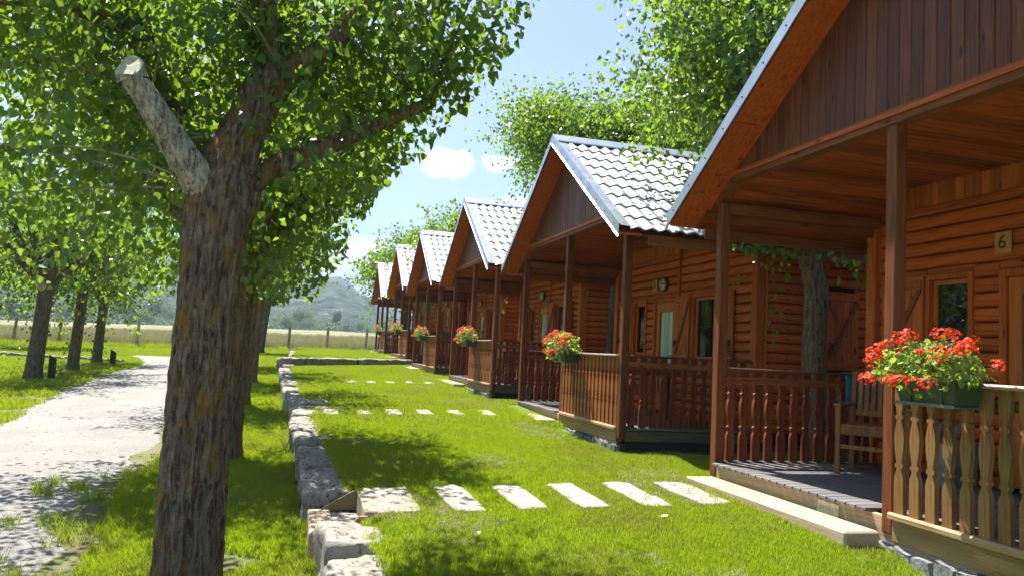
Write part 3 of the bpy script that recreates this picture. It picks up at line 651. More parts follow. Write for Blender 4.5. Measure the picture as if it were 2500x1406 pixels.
# low leafy sprays hanging in the gap by cabin 5 and 6
PT = [o for o in scene.objects if o.name.startswith('poplar_tree') and abs(o.location.x - 5.9) < .01][0]
crown(PT, [(5.6, 8.0, 3.35, 1, (-.5, 0, -.6)), (5.75, 8.05, 3.3, 1, (.6, -.2, -.5)), (5.2, 8.0, 3.3, 1, (-.3, 0, -.7))], 34, .4, .75, .08, detail=True, seed=777, shootn=10, upw=-.1, grav=.5, spacing=.02, keep=lambda P: (P[:, 2] > 2.85) & (np.abs(P[:, 1] - 7.95) < .5) & (P[:, 0] > 4.7))
# thick crown over the gap that keeps the passage between the two cabins in shade
crown(PT, [(5.6, 7.9, 3.9, 1, (-.3, 0, 0)), (6.6, 7.9, 4.2, 1, (.3, 0, 0)), (7.8, 7.9, 4.2, 1, (.3, 0, 0)), (5.0, 7.9, 4.0, .7, (-.4, 0, 0)), (8.8, 7.9, 4.2, 1, (.2, 0, 0))], 230, .5, 1.0, .085, seed=778, shootn=10, upw=.1, grav=.2, spacing=.022, keep=lambda P: (P[:, 2] > 3.1) & (np.abs(P[:, 1] - 7.9) < .75) & (P[:, 0] > 4.5))
# --- hazy trees across the field
far_meshes = []
for s in range(4):
    rg = np.random.default_rng(60 + s); n = 5200
    lobes = [(rg.uniform(-.3, .3), rg.uniform(-.3, .3), rg.uniform(.35, .8), rg.uniform(.22, .36)) for _ in range(9)]
    P = []
    for lx, ly, lz, lr in lobes:
        d = unit(rg.normal(size=(n // 9, 3))); P.append(np.array([lx, ly, lz]) + d * lr * rg.uniform(.7, 1.05, (n // 9, 1)) * np.array([1, 1, .8]))
    P = np.concatenate(P)
    if s == 3: P[:, :2] *= .42
    far_meshes.append(leaves_mesh('crown', P, rg.normal(size=P.shape), rg.normal(size=P.shape), rg.uniform(.02, .045, len(P)), 'leaf_far', False))
trunk_me = MB().tube([(0, 0, 0), (.01, 0, .3), (0, .01, .6)], [.035, .025, .015], 6).mesh('trunk', 'bark_far', True)
def raypt(px, py, dist):
    d = f2 + r3 * ((px - 1250) / F_PX) - u3 * ((py - 703) / F_PX); h = math.hypot(d.x, d.y); return CAM + d * (dist / h)
FT = [(20, 785, 120, 10, 1.3, 0, 'dark round tree at the field edge, far left'), (150, 790, 150, 9, 1.2, 1, 'round tree beyond the field, behind the left fence posts'), (285, 793, 170, 15, .8, 2, 'tall thin-crowned hazy tree left of the bare trunks across the field'),
      (318, 795, 170, 13, .7, 0, 'slender hazy tree with bare lower stem across the field'), (378, 797, 190, 17, .75, 2, 'tallest hazy tree across the field, left of the big trunk'), (350, 797, 150, 7, 1.2, 1, 'low yellow-green bush-like tree under the tall hazy trees'),
      (410, 797, 200, 12, .8, 0, 'hazy tree just left of the big lichened trunk'), (655, 800, 190, 8, 1.3, 1, 'broad low tree beyond the field right of the big trunks'), (700, 800, 180, 9, 1.3, 0, 'rounded tree behind the fence post nearest the wall'),
      (735, 802, 175, 12, 1.1, 2, 'lopsided pale-green tree left of the steep hill'), (758, 802, 170, 7, 1.2, 1, 'small bushy tree below the lopsided pale one'), (820, 804, 190, 13, .8, 3, 'narrow columnar poplar in front of the wooded hill'),
      (845, 804, 185, 7, 1.1, 0, 'round tree just right of the columnar poplar'), (875, 806, 180, 7, 1.0, 1, 'small pale tree left of the first cabin'), (935, 808, 150, 7, 1.2, 2, 'hazy tree seen through the posts of the farthest cabin'), (965, 808, 160, 8, 1.2, 0, 'hazy tree between the posts of the two farthest cabins'),
      (600, 800, 220, 9, 1.3, 2, 'hazy tree hidden partly by the wall-row trunks'), (220, 790, 190, 9, 1.2, 0, 'round hazy tree between the left poplars')]
for px, py, dist, h, wd, k, lab in FT:
    h *= 1.05; dist *= 2.45
    p = raypt(px, py, dist); z = float(g_low(p.x, p.y)) - .3
    t = thing('field_tree', lab, 'tree', (p.x, p.y, z), (0, 0, rnd.uniform(0, 6)), group='hazy trees across the field')
    link('crown', far_meshes[k], t, scale=(h * wd, h * wd, h * .92)); link('trunk', trunk_me, t, scale=(h * .6, h * .6, h))
# a continuous distant hedge line
rg = np.random.default_rng(5); n = 26000
hx = rg.uniform(-420, 300, n); hy = 455 + rg.normal(size=n) * 9 + 14 * np.sin(hx * .02); hz = g_low(hx, hy) + rg.random(n) * (2.5 + 3.0 * np.abs(vnoise(hx * .035, 0)) + 2 * np.abs(vnoise(hx * .12, 4)))
P = np.stack([hx, hy, hz], 1)
o = link('distant_hedge', leaves_mesh('distant_hedge', P, rg.normal(size=P.shape), rg.normal(size=P.shape), rg.uniform(.7, 1.5, n), 'leaf_far', False)); o['kind'] = 'stuff'; o['label'] = 'hazy line of bushes along the far edge of the field'
# ------------------------------------------------------------ cabins. local x = depth behind the porch front, local y = -u (u runs toward the camera), z up from post foot
W, MID, DP = 4.6, 2.295, 1.889
OV, FO, SL = .479, .306, .64
RZ = 4.27            # top of roof sheet at ridge
def roof_z(u): return RZ - abs(u - 2.3) * SL
LEN = 7.2
def arc(h, d, n=7, z0=0.0):
    """half-round log profile: list of (depth, z)"""
    return [(-d * math.sin(math.pi * k / (n - 1)) ** .8 if 0 < k < n - 1 else 0.0, z0 + .004 + (h - .008) * (1 - math.cos(math.pi * k / (n - 1))) / 2) for k in range(n)]
LH = .1305
def cached(key, fn, _c={}):
    if key not in _c: _c[key] = fn()
    return _c[key]
def log_mesh(L_, axis, mat):
    def f():
        pr = arc(LH, .032, 9); mb = MB()
        if axis == 'y':   # runs along local y, bulges to -x
            poly = [(p[0], p[1]) for p in pr] + [(.03, LH - .004), (.03, .004)]
            n = len(poly); v = [(p[0], h, p[1]) for h in (0, -L_) for p in poly]
        else:             # runs along local x, bulges to -y
            poly = [(p[0], p[1]) for p in pr] + [(.03, LH - .004), (.03, .004)]
            n = len(poly); v = [(h, p[0], p[1]) for h in (0, L_) for p in poly]
        fc = [tuple(range(n)), tuple(range(n, 2 * n))[::-1]] + [(i_, n + i_, n + (i_ + 1) % n, (i_ + 1) % n) for i_ in range(n)]
        return mb.add(v, fc).mesh('log', mat)
    return cached(('log', round(L_, 3), axis, mat), f)
def minus(a, b, cuts):
    """interval a..b minus list of (c0,c1)"""
    out_ = []; cur = a
    for c0, c1 in sorted(cuts):
        if c0 > cur: out_.append((cur, min(c0, b)))
        cur = max(cur, c1)
        if cur >= b: break
    if cur < b: out_.append((cur, b))
    return [(p, q) for p, q in out_ if q - p > .03]
HW = [(0, .040), (.25, .040), (.285, .036), (.325, .021), (.345, .020), (.355, .034), (.375, .034), (.385, .022), (.42, .026), (.50, .037), (.57, .041), (.63, .037), (.69, .024), (.715, .020), (.725, .033), (.745, .033), (.755, .021), (.79, .025), (.84, .037), (.88, .039), (1, .039)]
def baluster_mesh(axis, h, mat, simple=False):
    def f():
        pr = HW if not simple else HW[::2] + [HW[-1]]
        poly = [(w, t * h) for t, w in pr] + [(-w, t * h) for t, w in pr[::-1]]
        n = len(poly); T = .017; mb = MB()
        m_ = len(pr)
        for s in (-T, T):
            v = [((s, p[0], p[1]) if axis == 'y' else (p[0], s, p[1])) for p in poly]
            q = [(i_, i_ + 1, n - 2 - i_, n - 1 - i_) for i_ in range(m_ - 1)]
            if s > 0: q = [x[::-1] for x in q]
            mb.add(v, q)
        b = len(mb.v) - n
        for i_ in range(n):
            j = (i_ + 1) % n; mb.f.append((i_, j, b + j, b + i_))
        return mb.mesh('baluster', mat)
    return cached(('bal', axis, h, mat, simple), f)
def tile_mesh():
    def f():
        # one wave wide (.183 along ridge), one course long (.366 down the slope); local x along ridge, y down slope, z out of roof
        n = 9; v = []
        for y, dz in ((-.02, -.010), (.366, .010), (.3665, .010), (.368, -.006)):
            for k in range(n):
                t = k / (n - 1); v.append((t * .183, y, dz + .015 * (1 - math.cos(2 * math.pi * t))))
        fc = [(k, k + n, k + n + 1, k + 1) for k in range(n - 1)] + [(2 * n + k, 3 * n + k, 3 * n + k + 1, 2 * n + k + 1) for k in range(n - 1)]
        return MB().add(v, fc).mesh('tile', 'tile', True)
    return cached('tile', f)
def rock_mesh(lx, ly, lz, seed, mat='stone', name='stone', rough=.05, n=9):
    """irregular quarried block sitting on z=0, centred in x,y, edges broken"""
    V = []; idx = {}
    def P_(i_, j, k):
        if (i_, j, k) not in idx:
            p = np.array([i_ / n - .5, j / n - .5, k / n - .5]) * 2
            q = np.sign(p) * np.abs(p) ** .9
            r_ = (np.abs(p) ** 12).sum() ** (1 / 12); q = p / max(r_, 1e-6) * np.abs(p).max()
            c = np.array([q[0] * lx / 2, q[1] * ly / 2, (q[2] + 1) * lz / 2])
            s = np.array([vnoise(c[0] * 5, c[1] * 5, c[2] * 5, seed + 1.3 * a) for a in range(3)]) * rough + np.array([vnoise(c[0] * 17, c[1] * 17, c[2] * 17, seed + 4 + 1.3 * a) for a in range(3)]) * rough * .35
            idx[i_, j, k] = len(V); V.append(c + s)
        return idx[i_, j, k]
    Fc = []
    for a in range(n):
        for b in range(n):
            Fc.append((P_(a, b, n), P_(a + 1, b, n), P_(a + 1, b + 1, n), P_(a, b + 1, n)))
            Fc.append((P_(a, 0, b), P_(a + 1, 0, b), P_(a + 1, 0, b + 1), P_(a, 0, b + 1))); Fc.append((P_(a, n, b), P_(a, n, b + 1), P_(a + 1, n, b + 1), P_(a + 1, n, b)))
            Fc.append((P_(0, a, b), P_(0, a, b + 1), P_(0, a + 1, b + 1), P_(0, a + 1, b))); Fc.append((P_(n, a, b), P_(n, a + 1, b), P_(n, a + 1, b + 1), P_(n, a, b + 1)))
    me = npmesh(name, np.array(V), Fc, mat, smooth=False)
    return me
def textlink(name, cu, parent, loc, rot):
    tmp = bpy.data.objects.new('tmp', cu); me = bpy.data.meshes.new_from_object(tmp); me.name = name; bpy.data.objects.remove(tmp)
    return link(name, me, parent, loc, rot)
def det(k): return {6: 2, 5: 2, 4: 1, 3: 0, 2: 0, 1: 0}[k]
WINDOWS = [('small', .64, 1.19, .98, 1.98), ('door', 1.45, 2.30, .12, 1.97), ('wide', 2.80, 3.52, .95, 1.98)]
def cabin(k):
    cx, cyy, cz = CABINS[k]
    lab = {6: 'timber cabin number 6, nearest, its dark gable and porch filling the right side', 5: 'timber cabin number 5 with a dented metal roof edge, second from the camera', 4: 'timber cabin with light porch chairs, between number 5 and the next gable behind',
           3: 'fourth timber cabin back, just before the row of stones crossing the lawn', 2: 'timber cabin standing on the raised far lawn, second from the field', 1: 'farthest timber cabin, its porch posts open to the field behind'}[k]
    C = thing('timber_cabin', lab, 'cabin', (cx, cyy, cz), group='timber cabins in a row')
    D = det(k)
    def bx(name, x0, x1, u0, u1, z0, z1, mat, c=.005, parent=C, **kw): return MB().box(x0, x1, -u1, -u0, z0, z1, c).obj(name, mat, parent, **kw)
    # ---- posts
    ps = .098
    for u0, zt in ((0, 2.60), (MID, 2.79), (W - ps, 2.60)):
        bx('post', 0, ps, u0, u0 + ps, -.02 if u0 != MID else -.02, zt, 'post', .008)
    for u0 in (-.03, W - .10):   # post against the house front
        bx('corner_post', DP - .06, DP + .07, u0 - (.09 if u0 < 0 else 0), u0 + (.04 if u0 < 0 else .13), -.02, 2.57, 'trim', .008)
    # ---- floor
    bx('fascia', .012, .05, ps, W - ps, -.12, .088, 'fascia' if True else 'fascia', .004)
    nb = 44; w = (W - .02) / nb
    if D == 2:
        def dm(): return MB().box(-.035, DP - .05, -(w - .012), 0, .09, .113, .003).mesh('deck_board', 'deck')
        me = cached(('deck', D), dm)
        me2 = cached(('deckb', D), lambda: MB().box(.115, DP - .05, -(w - .012), 0, .09, .113, .003).mesh('deck_board', 'deck'))
        for i_ in range(nb):
            u = .01 + i_ * w; hit = u < ps + .01 or u > MID - .11
            link('deck_board', me2 if hit else me, C, (0, -u, rnd.uniform(-.0015, .0015)))
    else:
        mb = MB()
        for i_ in range(nb):
            u = .01 + i_ * w; mb.box(-.035 if ps < u < MID - .1 else .115, DP - .05, -(u + w - .012), -u, .09, .113)
        mb.obj('decking', 'deck', C, kind='stuff')
    bx('sill_beam', 0.0, .09, MID + ps, W - ps, -.06, .075, 'sill_beam')
    for u0 in (0.02, W - .09):
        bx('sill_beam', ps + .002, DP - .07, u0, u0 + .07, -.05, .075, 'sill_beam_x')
    # ---- rails and balusters
    H0, H1 = .155, .985
    bx('bottom_rail', -.03, .065, MID + ps - .02, W - ps, .079, .128, 'bottom_rail', .012)
    bx('handrail', -.045, .075, MID + ps, W - ps, H1, 1.012, 'handrail', .01)
    for u0 in (.01, W - .10):
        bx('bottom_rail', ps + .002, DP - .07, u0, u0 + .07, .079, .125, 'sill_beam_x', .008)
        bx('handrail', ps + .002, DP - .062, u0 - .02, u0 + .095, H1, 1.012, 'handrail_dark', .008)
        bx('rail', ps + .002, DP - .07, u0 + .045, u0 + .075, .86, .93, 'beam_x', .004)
    bx('rail', .04, .07, MID + ps, W - ps, .86, .93, 'beam', .004)
    bm_ = baluster_mesh('y', H1 - .128, 'baluster_old' if k == 6 else 'baluster', D == 0); nbf = 16
    for i_ in range(nbf):
        u = MID + ps + .06 + i_ * (W - ps - MID - ps - .10) / (nbf - 1)
        o = link('baluster', bm_, C, (.015, -u, .128)); o.rotation_euler = (0, 0, rnd.uniform(-.04, .04))
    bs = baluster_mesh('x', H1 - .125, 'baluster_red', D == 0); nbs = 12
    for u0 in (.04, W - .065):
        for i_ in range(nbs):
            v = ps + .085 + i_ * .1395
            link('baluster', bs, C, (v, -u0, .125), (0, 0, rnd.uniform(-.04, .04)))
    # ---- step, plinth stones
    if k != 99:
        MB().box(-.335, -.06, -2.36, -.17, -.13, -.004, .012).obj('step', 'step', C)
        mb = MB(); rr = random.Random(k * 7)
        bx('mortar_bed', -.005, .12, MID + .02, W - .05, -.30, -.075, 'mortar', 0)
        u = MID - .02
        while u < W - .06:
            ww = rr.uniform(.10, .19); u1 = min(u + ww, W - .03)
            a_, b_ = rr.uniform(-.02, .02), rr.uniform(-.02, .02)
            poly = [(-u - .006, -.30), (-u1 + .006, -.30), (-u1 + .006 + b_, -.085 + rr.uniform(-.02, .01)), (-u - .006 + a_, -.085 + rr.uniform(-.02, .01))]
            x0 = -.035 + rr.uniform(-.008, .008)
            tz = [-.085 + rr.uniform(-.022, .012) for _ in range(3)]; g_ = .008
            poly = [(-u - g_, -.30), (-u - g_ + a_ * .3, -.19), (-u - g_ - .004 + a_, tz[0] - .012), (-u - g_ - .018, tz[0]), (-(u + u1) / 2, tz[1]), (-u1 + g_ + .018, tz[2]), (-u1 + g_ + .003 + b_, tz[2] - .014), (-u1 + g_ - b_ * .3, -.2), (-u1 + g_, -.30)]
            pm = MB().prism(poly, 0, x0, .03); nq = len(poly)
            for q in range(nq): pm.v[q] = (pm.v[q][0] + rr.uniform(-.006, .006), pm.v[q][1], pm.v[q][2])
            pm.obj('plinth_stone', 'plinth', C)
            u = u1
        bx('foundation', .15, LEN - .4, .12, W - .12, -.45, -.062, 'mortar', 0)
    # ---- gable
    zb, zbs = 2.758, 2.577; fl = .285
    prof = [(0, zbs), (fl, zb), (W - fl, zb), (W, zbs)]
    # the beam under the gable
    for (a, za), (b, zb_) in zip(prof[:-1], prof[1:]):
        v = [(x, -u, z) for x in (-.015, .095) for u, z in ((a, za), (b, zb_), (b, zb_ + .11), (a, za + .11))]
        MB().add(v, [(3, 2, 1, 0), (4, 5, 6, 7), (0, 1, 5, 4), (2, 3, 7, 6), (0, 4, 7, 3), (1, 2, 6, 5)]).obj('gable_beam', 'beam', C)
        v = [(x, -u, z) for x in (-.032, -.017) for u, z in ((a, za + .05), (b, zb_ + .05), (b, zb_ + .085), (a, za + .085))]
        MB().add(v, [(3, 2, 1, 0), (4, 5, 6, 7), (0, 1, 5, 4), (2, 3, 7, 6), (0, 4, 7, 3), (1, 2, 6, 5)]).obj('moulding', 'soffit', C)
    nbd = 46; gw = (W + .5) / nbd; stuff = MB()
    for i_ in range(nbd):
        u0 = -.25 + i_ * gw; u1 = u0 + gw
        bot = [np.interp(u, [-.3, 0, fl, W - fl, W, W + .3], [zbs - .1, zbs + .06, zb + .06, zb + .06, zbs + .06, zbs - .1]) for u in (u0, u1)]
        top = [roof_z(u) - .12 for u in (u0, u1)]
        if top[0] <= bot[0] + .01 and top[1] <= bot[1] + .01: continue
        top = [max(t, b + .002) for t, b in zip(top, bot)]
        c = .007; x0 = .0; x1 = .03
        v = [(x1, -u0, bot[0]), (x1, -u1, bot[1]), (x1, -u1, top[1]), (x1, -u0, top[0])] + \
            [(x0 + c, -u0 - .001, bot[0]), (x0, -u0 - c, bot[0]), (x0, -u1 + c, bot[1]), (x0 + c, -u1 + .001, bot[1]), (x0 + c, -u1 + .001, top[1]), (x0, -u1 + c, top[1]), (x0, -u0 - c, top[0]), (x0 + c, -u0 - .001, top[0])]
        fcs = [(4, 11, 10, 5), (5, 10, 9, 6), (6, 9, 8, 7), (0, 3, 11, 4), (1, 7, 8, 2), (0, 4, 5, 6, 7, 1), (3, 2, 8, 9, 10, 11)]
        if D == 2: MB().add(v, fcs).obj('gable_board', 'gable', C)
        else: stuff.add(v, fcs)
    if D < 2: stuff.obj('gable_boarding', 'gable', C, kind='stuff')
    # rake moulding along the gable top and overhang soffit boards
    for sgn in (-1, 1):
        def U(t): return 2.3 + sgn * t     # t = distance from ridge line
        zf = lambda t, d: RZ - t * SL - d
        T1 = 2.3 + OV
        def strip(name, mat, x0, x1, t0, t1, d0, d1, parent=C):
            v = [(x, -U(t), zf(t, d)) for x in (x0, x1) for t, d in ((t0, d1), (t1, d1), (t1, d0), (t0, d0))]
            return MB().add(v, [(3, 2, 1, 0), (4, 5, 6, 7), (0, 1, 5, 4), (2, 3, 7, 6), (0, 4, 7, 3), (1, 2, 6, 5)]).obj(name, mat, parent)
        cuts = [0.02, 1.55, T1 - .03]
        for a, b in zip(cuts[:-1], cuts[1:]):
            strip('soffit_board', 'soffit', -FO + .02, -.002, a + .006, b - .006, .075, .10)
        strip('rake_moulding', 'soffit', -.03, -.003, .02, T1 - .35, .103, .16)
        strip('rafter', 'soffit', -.045, -.033, .02, T1 - .35, .103, .13)
        strip('roof_boarding', 'ceiling', -.0, LEN, .02, T1 - .03, .078, .10)
        # eave fascia board
        MB().box(0.1, LEN, -U(T1 - .075), -U(T1 - .05), zf(T1 - .05, .21), zf(T1 - .05, .102), .003).obj('eave_fascia', 'beam_x', C)
        # metal flashing along the rake: flat top strip, upstand and drip edge
        pts = [(-FO + .16, .0 + .012), (-FO + .155, -.022), (-FO + .02, -.028), (-FO + .012, -.045), (-FO, -.045), (-FO - .003, .10), (-FO - .018, .112), (-FO - .018, .120), (-FO + .004, .108)]
        n_ = 26; v = []; fc = []
        for j in range(n_ + 1):
            t = T1 * j / n_
            dent = 0
            if k == 5 and sgn == 1: dent = .03 * math.exp(-((t - 1.45) / .05) ** 2)
            w_ = .0015 * math.sin(j * 1.9 + k)
            for x, d in pts: v.append((x + dent * (1 if d < 0 else -.2), -U(t), zf(t, d + dent * .9 * (d < .05) + w_)))
        m_ = len(pts)
        for j in range(n_):
            for q in range(m_ - 1): fc.append((j * m_ + q, (j + 1) * m_ + q, (j + 1) * m_ + q + 1, j * m_ + q + 1))
        fl_o = MB().add(v, fc).obj('rake_flashing', 'flash', C, smooth=False)
        sd = fl_o.modifiers.new('s', 'SOLIDIFY'); sd.thickness = .0015; sd.offset = 0
        if D >= 1:
            sm = cached('screw', lambda: MB().box(-.004, .004, -.006, .006, -.006, .006).mesh('screw', 'screw'))
            for j in range(9):
                t = .15 + j * .31
                link('screw', sm, fl_o, (-FO - .004, -U(t), zf(t, .03)))
                if sgn == 1: link('screw', sm, fl_o, (-FO + .08, -U(t + .1), zf(t + .1, -.03)))
        # wavy sheet tiles
        al = math.atan(SL); course = .366 / 1.0
        nv = 40; ncr = 9; tl = tile_mesh(); rest = MB()
        tv = [tuple(p.co) for p in tl.vertices]; tf = [tuple(p.vertices) for p in tl.polygons]
        base_x = -FO + .135
        for c_ in range(ncr):
            s0 = .17 + c_ * (T1 / math.cos(al) - .16) / ncr
            for q in range(nv):
                x0 = base_x + q * .183
                if x0 > LEN - .18: break
                t = s0 * math.cos(al)
                y = -U(t); z = zf(t, .0)
                ax = Vector((1, 0, 0)); ay = Vector((0, -sgn * math.cos(al), -math.sin(al))); az = ax.cross(ay) * (1)
                if az.z < 0: az = -az
                near = sgn == 1 and ((k == 5 and q < 21) or (k == 4 and q < 11) or (k == 3 and q < 9) or (k == 2 and q < 7) or (k == 1 and q < 3))
                mt = Matrix(((ax.x, ay.x, az.x, x0), (ax.y, ay.y, az.y, y), (ax.z, ay.z, az.z, z), (0, 0, 0, 1)))
                if near:
                    o = link('tile', tl, C); o.matrix_basis = mt
                else:
                    rest.add([mt @ Vector(p) for p in tv], tf)
        rest.obj('roof_tiles', 'tile', C, smooth=True, kind='stuff')
        if sgn == 1:
            # ridge cap folded over both slopes
            v = [(x, -2.3 - s_, RZ + .05 - abs(s_) * SL) for x in (-FO - .005, LEN + .02) for s_ in (-.25, -.235, 0, .235, .25)]
            for i_, zz in enumerate((0, 4, 5, 9)):
                p = v[zz]; v[zz] = (p[0], p[1], p[2] - .012)
            rc = MB().add(v, [(i_, i_ + 1, i_ + 6, i_ + 5) for i_ in range(4)]).obj('ridge_cap', 'flash', C)
            sd = rc.modifiers.new('s', 'SOLIDIFY'); sd.thickness = .002
    # ---- porch ceiling boards
    nb = 50; w = (W + .1) / nb; st = MB()
    def cz_(u): return np.interp(u, [-.05, .10, .36, W - .36, W - .10, W + .05], [2.59, 2.69, 2.868, 2.868, 2.69, 2.59])
    for i_ in range(nb):
        u0 = -.05 + i_ * w; u1 = u0 + w; z0, z1 = cz_(u0), cz_(u1); c = .006
        c = .015; sec = [(u0, z0 + .03), (u0 + .002, z0 + .014), (u0 + c, z0 + 0), (u1 - c, z1 + 0), (u1 - .002, z1 + .014), (u1, z1 + .03)]
        n_ = 6; v = [(x, -u, z) for x in (.032 if not (.0 < u0 < 0) else .1, DP + .05) for u, z in sec]
        fcs = [tuple(range(6)), tuple(range(6, 12))[::-1]] + [(q, 6 + q, 6 + (q + 1) % 6, (q + 1) % 6) for q in range(6)]
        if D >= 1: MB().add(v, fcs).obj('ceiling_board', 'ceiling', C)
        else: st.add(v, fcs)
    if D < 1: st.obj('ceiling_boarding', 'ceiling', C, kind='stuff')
    for u0 in (.0, W - .09):
        bx('header_beam', ps, DP - .07, u0, u0 + .09, 2.50, 2.60, 'beam_x')
        s_ = 1 if u0 < 1 else -1
        bx('header_board', ps, DP - .07, u0 + (-.03 if s_ == 1 else .09), u0 + (0 if s_ == 1 else .12), 2.42, 2.66, 'beam_x', .003)
    # ---- front wall
    fx_ = DP + .035
    cuts_all = [(a - .0, b + .0, z0, z1) for _, a, b, z0, z1 in WINDOWS]
    for r_ in range(19):
        z0 = .09 + r_ * LH; z1 = z0 + LH
        cuts = [(a, b) for a, b, c0, c1 in cuts_all if z0 < c1 - .02 and z1 > c0 + .02]
        segs = minus(0.0, W - .02, cuts + ([(2.34, 2.40)] if z0 > 1.9 else []))
        for a, b in segs:
            link('log', log_mesh(b - a, 'y', 'log'), C, (fx_, -a, z0))
    bx('batten', DP - .025, DP + .03, 2.345, 2.395, 1.98, 2.86, 'trim')
    for a, b in ((0, 2.343), (2.397, W)):
        bx('trim_board', fx_ - .03, fx_ + .03, a, b, 2.572, 2.655, 'log', .01)
    nvb = 48; stv = MB(); w = W / nvb
    for i_ in range(nvb):
        a = i_ * w; zt = min(2.95, cz_(a) + .02, cz_(a + w) + .02)
        if abs(a + w / 2 - 2.37) < .04 or zt < 2.67: continue
        mb = MB().box(fx_ - .014, fx_ + .02, -(a + w - .001), -a, 2.658, zt, .005)
        if D == 2: mb.obj('upright_board', 'board_v', C)
        else: stv.add(mb.v, mb.f)
    if D < 2: stv.obj('upright_boarding', 'board_v', C, kind='stuff')
    # inner skin with openings, dark room behind
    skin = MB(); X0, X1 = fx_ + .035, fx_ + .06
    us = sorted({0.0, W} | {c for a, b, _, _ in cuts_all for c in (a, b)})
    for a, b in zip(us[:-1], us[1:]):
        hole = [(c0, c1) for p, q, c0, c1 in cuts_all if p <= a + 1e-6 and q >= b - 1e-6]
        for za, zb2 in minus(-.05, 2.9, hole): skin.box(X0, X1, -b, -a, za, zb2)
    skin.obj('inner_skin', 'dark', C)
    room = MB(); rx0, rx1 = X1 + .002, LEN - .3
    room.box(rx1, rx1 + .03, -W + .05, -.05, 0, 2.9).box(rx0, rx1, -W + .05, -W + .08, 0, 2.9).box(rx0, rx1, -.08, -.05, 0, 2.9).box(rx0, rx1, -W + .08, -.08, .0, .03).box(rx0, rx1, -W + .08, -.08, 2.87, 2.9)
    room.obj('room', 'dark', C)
    # windows and door
    def frame(par, a, b, z0, z1, x0, x1, wd, mat='trim'):
        MB().box(x0, x1, -(a + wd), -a, z0, z1, .004).obj('frame', mat, par); MB().box(x0, x1, -b, -(b - wd), z0, z1, .004).obj('frame', mat, par)
        MB().box(x0, x1, -(b - wd), -(a + wd), z1 - wd, z1, .004).obj('frame', mat, par); MB().box(x0, x1, -(b - wd), -(a + wd), z0, z0 + wd, .004).obj('frame', mat, par)
    for nm, a, b, z0, z1 in WINDOWS:
        bx('lintel', fx_ - .028, fx_ + .03, a, b, z1 + .001, .09 + 15 * LH, 'log', .008)
        if nm != 'door': bx('sill', fx_ - .07, fx_ + .03, a - .02, b + .02, .09 + 6 * LH, z0 - .001, 'trim', .008)
        if nm == 'door':
            dr = bx('door', fx_ - .01, fx_ + .03, a + .07, b - .07, z0 + .03, z0 + .14, 'door')
            for (p, q, c0, c1) in ((a + .07, a + .19, z0 + .14, z1 - .07), (b - .19, b - .07, z0 + .14, z1 - .07), (a + .19, b - .19, z1 - .22, z1 - .07), (a + .19, b - .19, z0 + .14, z0 + .34)):
                bx('door_stile', fx_ - .01, fx_ + .03, p, q, c0, c1, 'door', .004, dr)
            MB().add([(fx_ + .01, -(b - .19), z0 + .34), (fx_ + .01, -(a + .19), z0 + .34), (fx_ + .01, -(a + .19), z1 - .22), (fx_ + .01, -(b - .19), z1 - .22)], [(3, 2, 1, 0)]).obj('pane', 'glass', dr)
            hb = MB().tube([(fx_ - .02, -(b - .10), 1.04), (fx_ - .06, -(b - .10), 1.04), (fx_ - .065, -(b - .15), 1.04), (fx_ - .06, -(b - .22), 1.035)], .009, 6); hb.box(fx_ - .016, fx_ - .01, -(b - .08), -(b - .12), .93, 1.12); hb.obj('handle', 'black', dr)
            for p, q, c0, c1 in ((a, a + .068, z0, z1), (b - .068, b, z0, z1), (a + .068, b - .068, z1 - .068, z1)):
                bx('door_frame', fx_ - .04, fx_ + .035, p, q, c0, c1, 'trim')
            # curtain behind the glass
            n_ = 60; v = []; 
            for zz in (z0 + .3, z1 - .2):
                for i_ in range(n_):
                    u = a + .10 + (b - .19 - a - .10) * i_ / (n_ - 1); v.append((fx_ + .034 + .009 * math.sin(i_ * .85) + .01 * math.sin(i_ * .31 + 1), -u, zz))
            MB().add(v, [(i_, i_ + 1, n_ + i_ + 1, n_ + i_) for i_ in range(n_ - 1)]).obj('curtain', 'curtain', dr, smooth=True)
        else:
            wnd = link('window', None, C)
            frame(wnd, a, b, z0, z1, fx_ - .055, fx_ + .035, .05)
            frame(wnd, a + .052, b - .052, z0 + .052, z1 - .052, fx_ + .0, fx_ + .034, .045, 'door')
            MB().add([(fx_ + .017, -(b - .098), z0 + .098), (fx_ + .017, -(a + .098), z0 + .098), (fx_ + .017, -(a + .098), z1 - .098), (fx_ + .017, -(b - .098), z1 - .098)], [(3, 2, 1, 0)]).obj('pane', 'glass', wnd)
            if nm == 'wide':
                n_ = 40; v = []
                for zz in (z0 + .1, z1 - .1):
                    for i_ in range(n_):
                        u = b - .33 + .25 * i_ / (n_ - 1); v.append((fx_ + .14 + .02 * math.sin(i_ * .9), -u, zz))
                MB().add(v, [(i_, i_ + 1, n_ + i_ + 1, n_ + i_) for i_ in range(n_ - 1)]).obj('curtain', 'curtain', wnd, smooth=True)
    # shutters: boards, ledges and a diagonal brace, with a latch
    def shutter(a, b, z0, z1, flip, swing, front=True, v0=None):
        sh = link('shutter', None, C); hx = a if not flip else b
        if front: sh.location = (fx_ - .065, -hx, z0); sh.rotation_euler = (0, 0, swing)
        else: sh.location = (hx, -(W + .075), z0); sh.rotation_euler = (0, 0, math.radians(90) + swing)
        h = z1 - z0; wd = b - a; d = -1 if not flip else 1
        if not front: d = -d
        nb_ = 4
        for i_ in range(nb_):
            y0 = d * wd * i_ / nb_; y1 = d * wd * (i_ + 1) / nb_
            MB().box(-.012, .012, y0 + (.002 if d > 0 else -.002), y1, 0, h, .004).obj('board', 'shutter', sh)
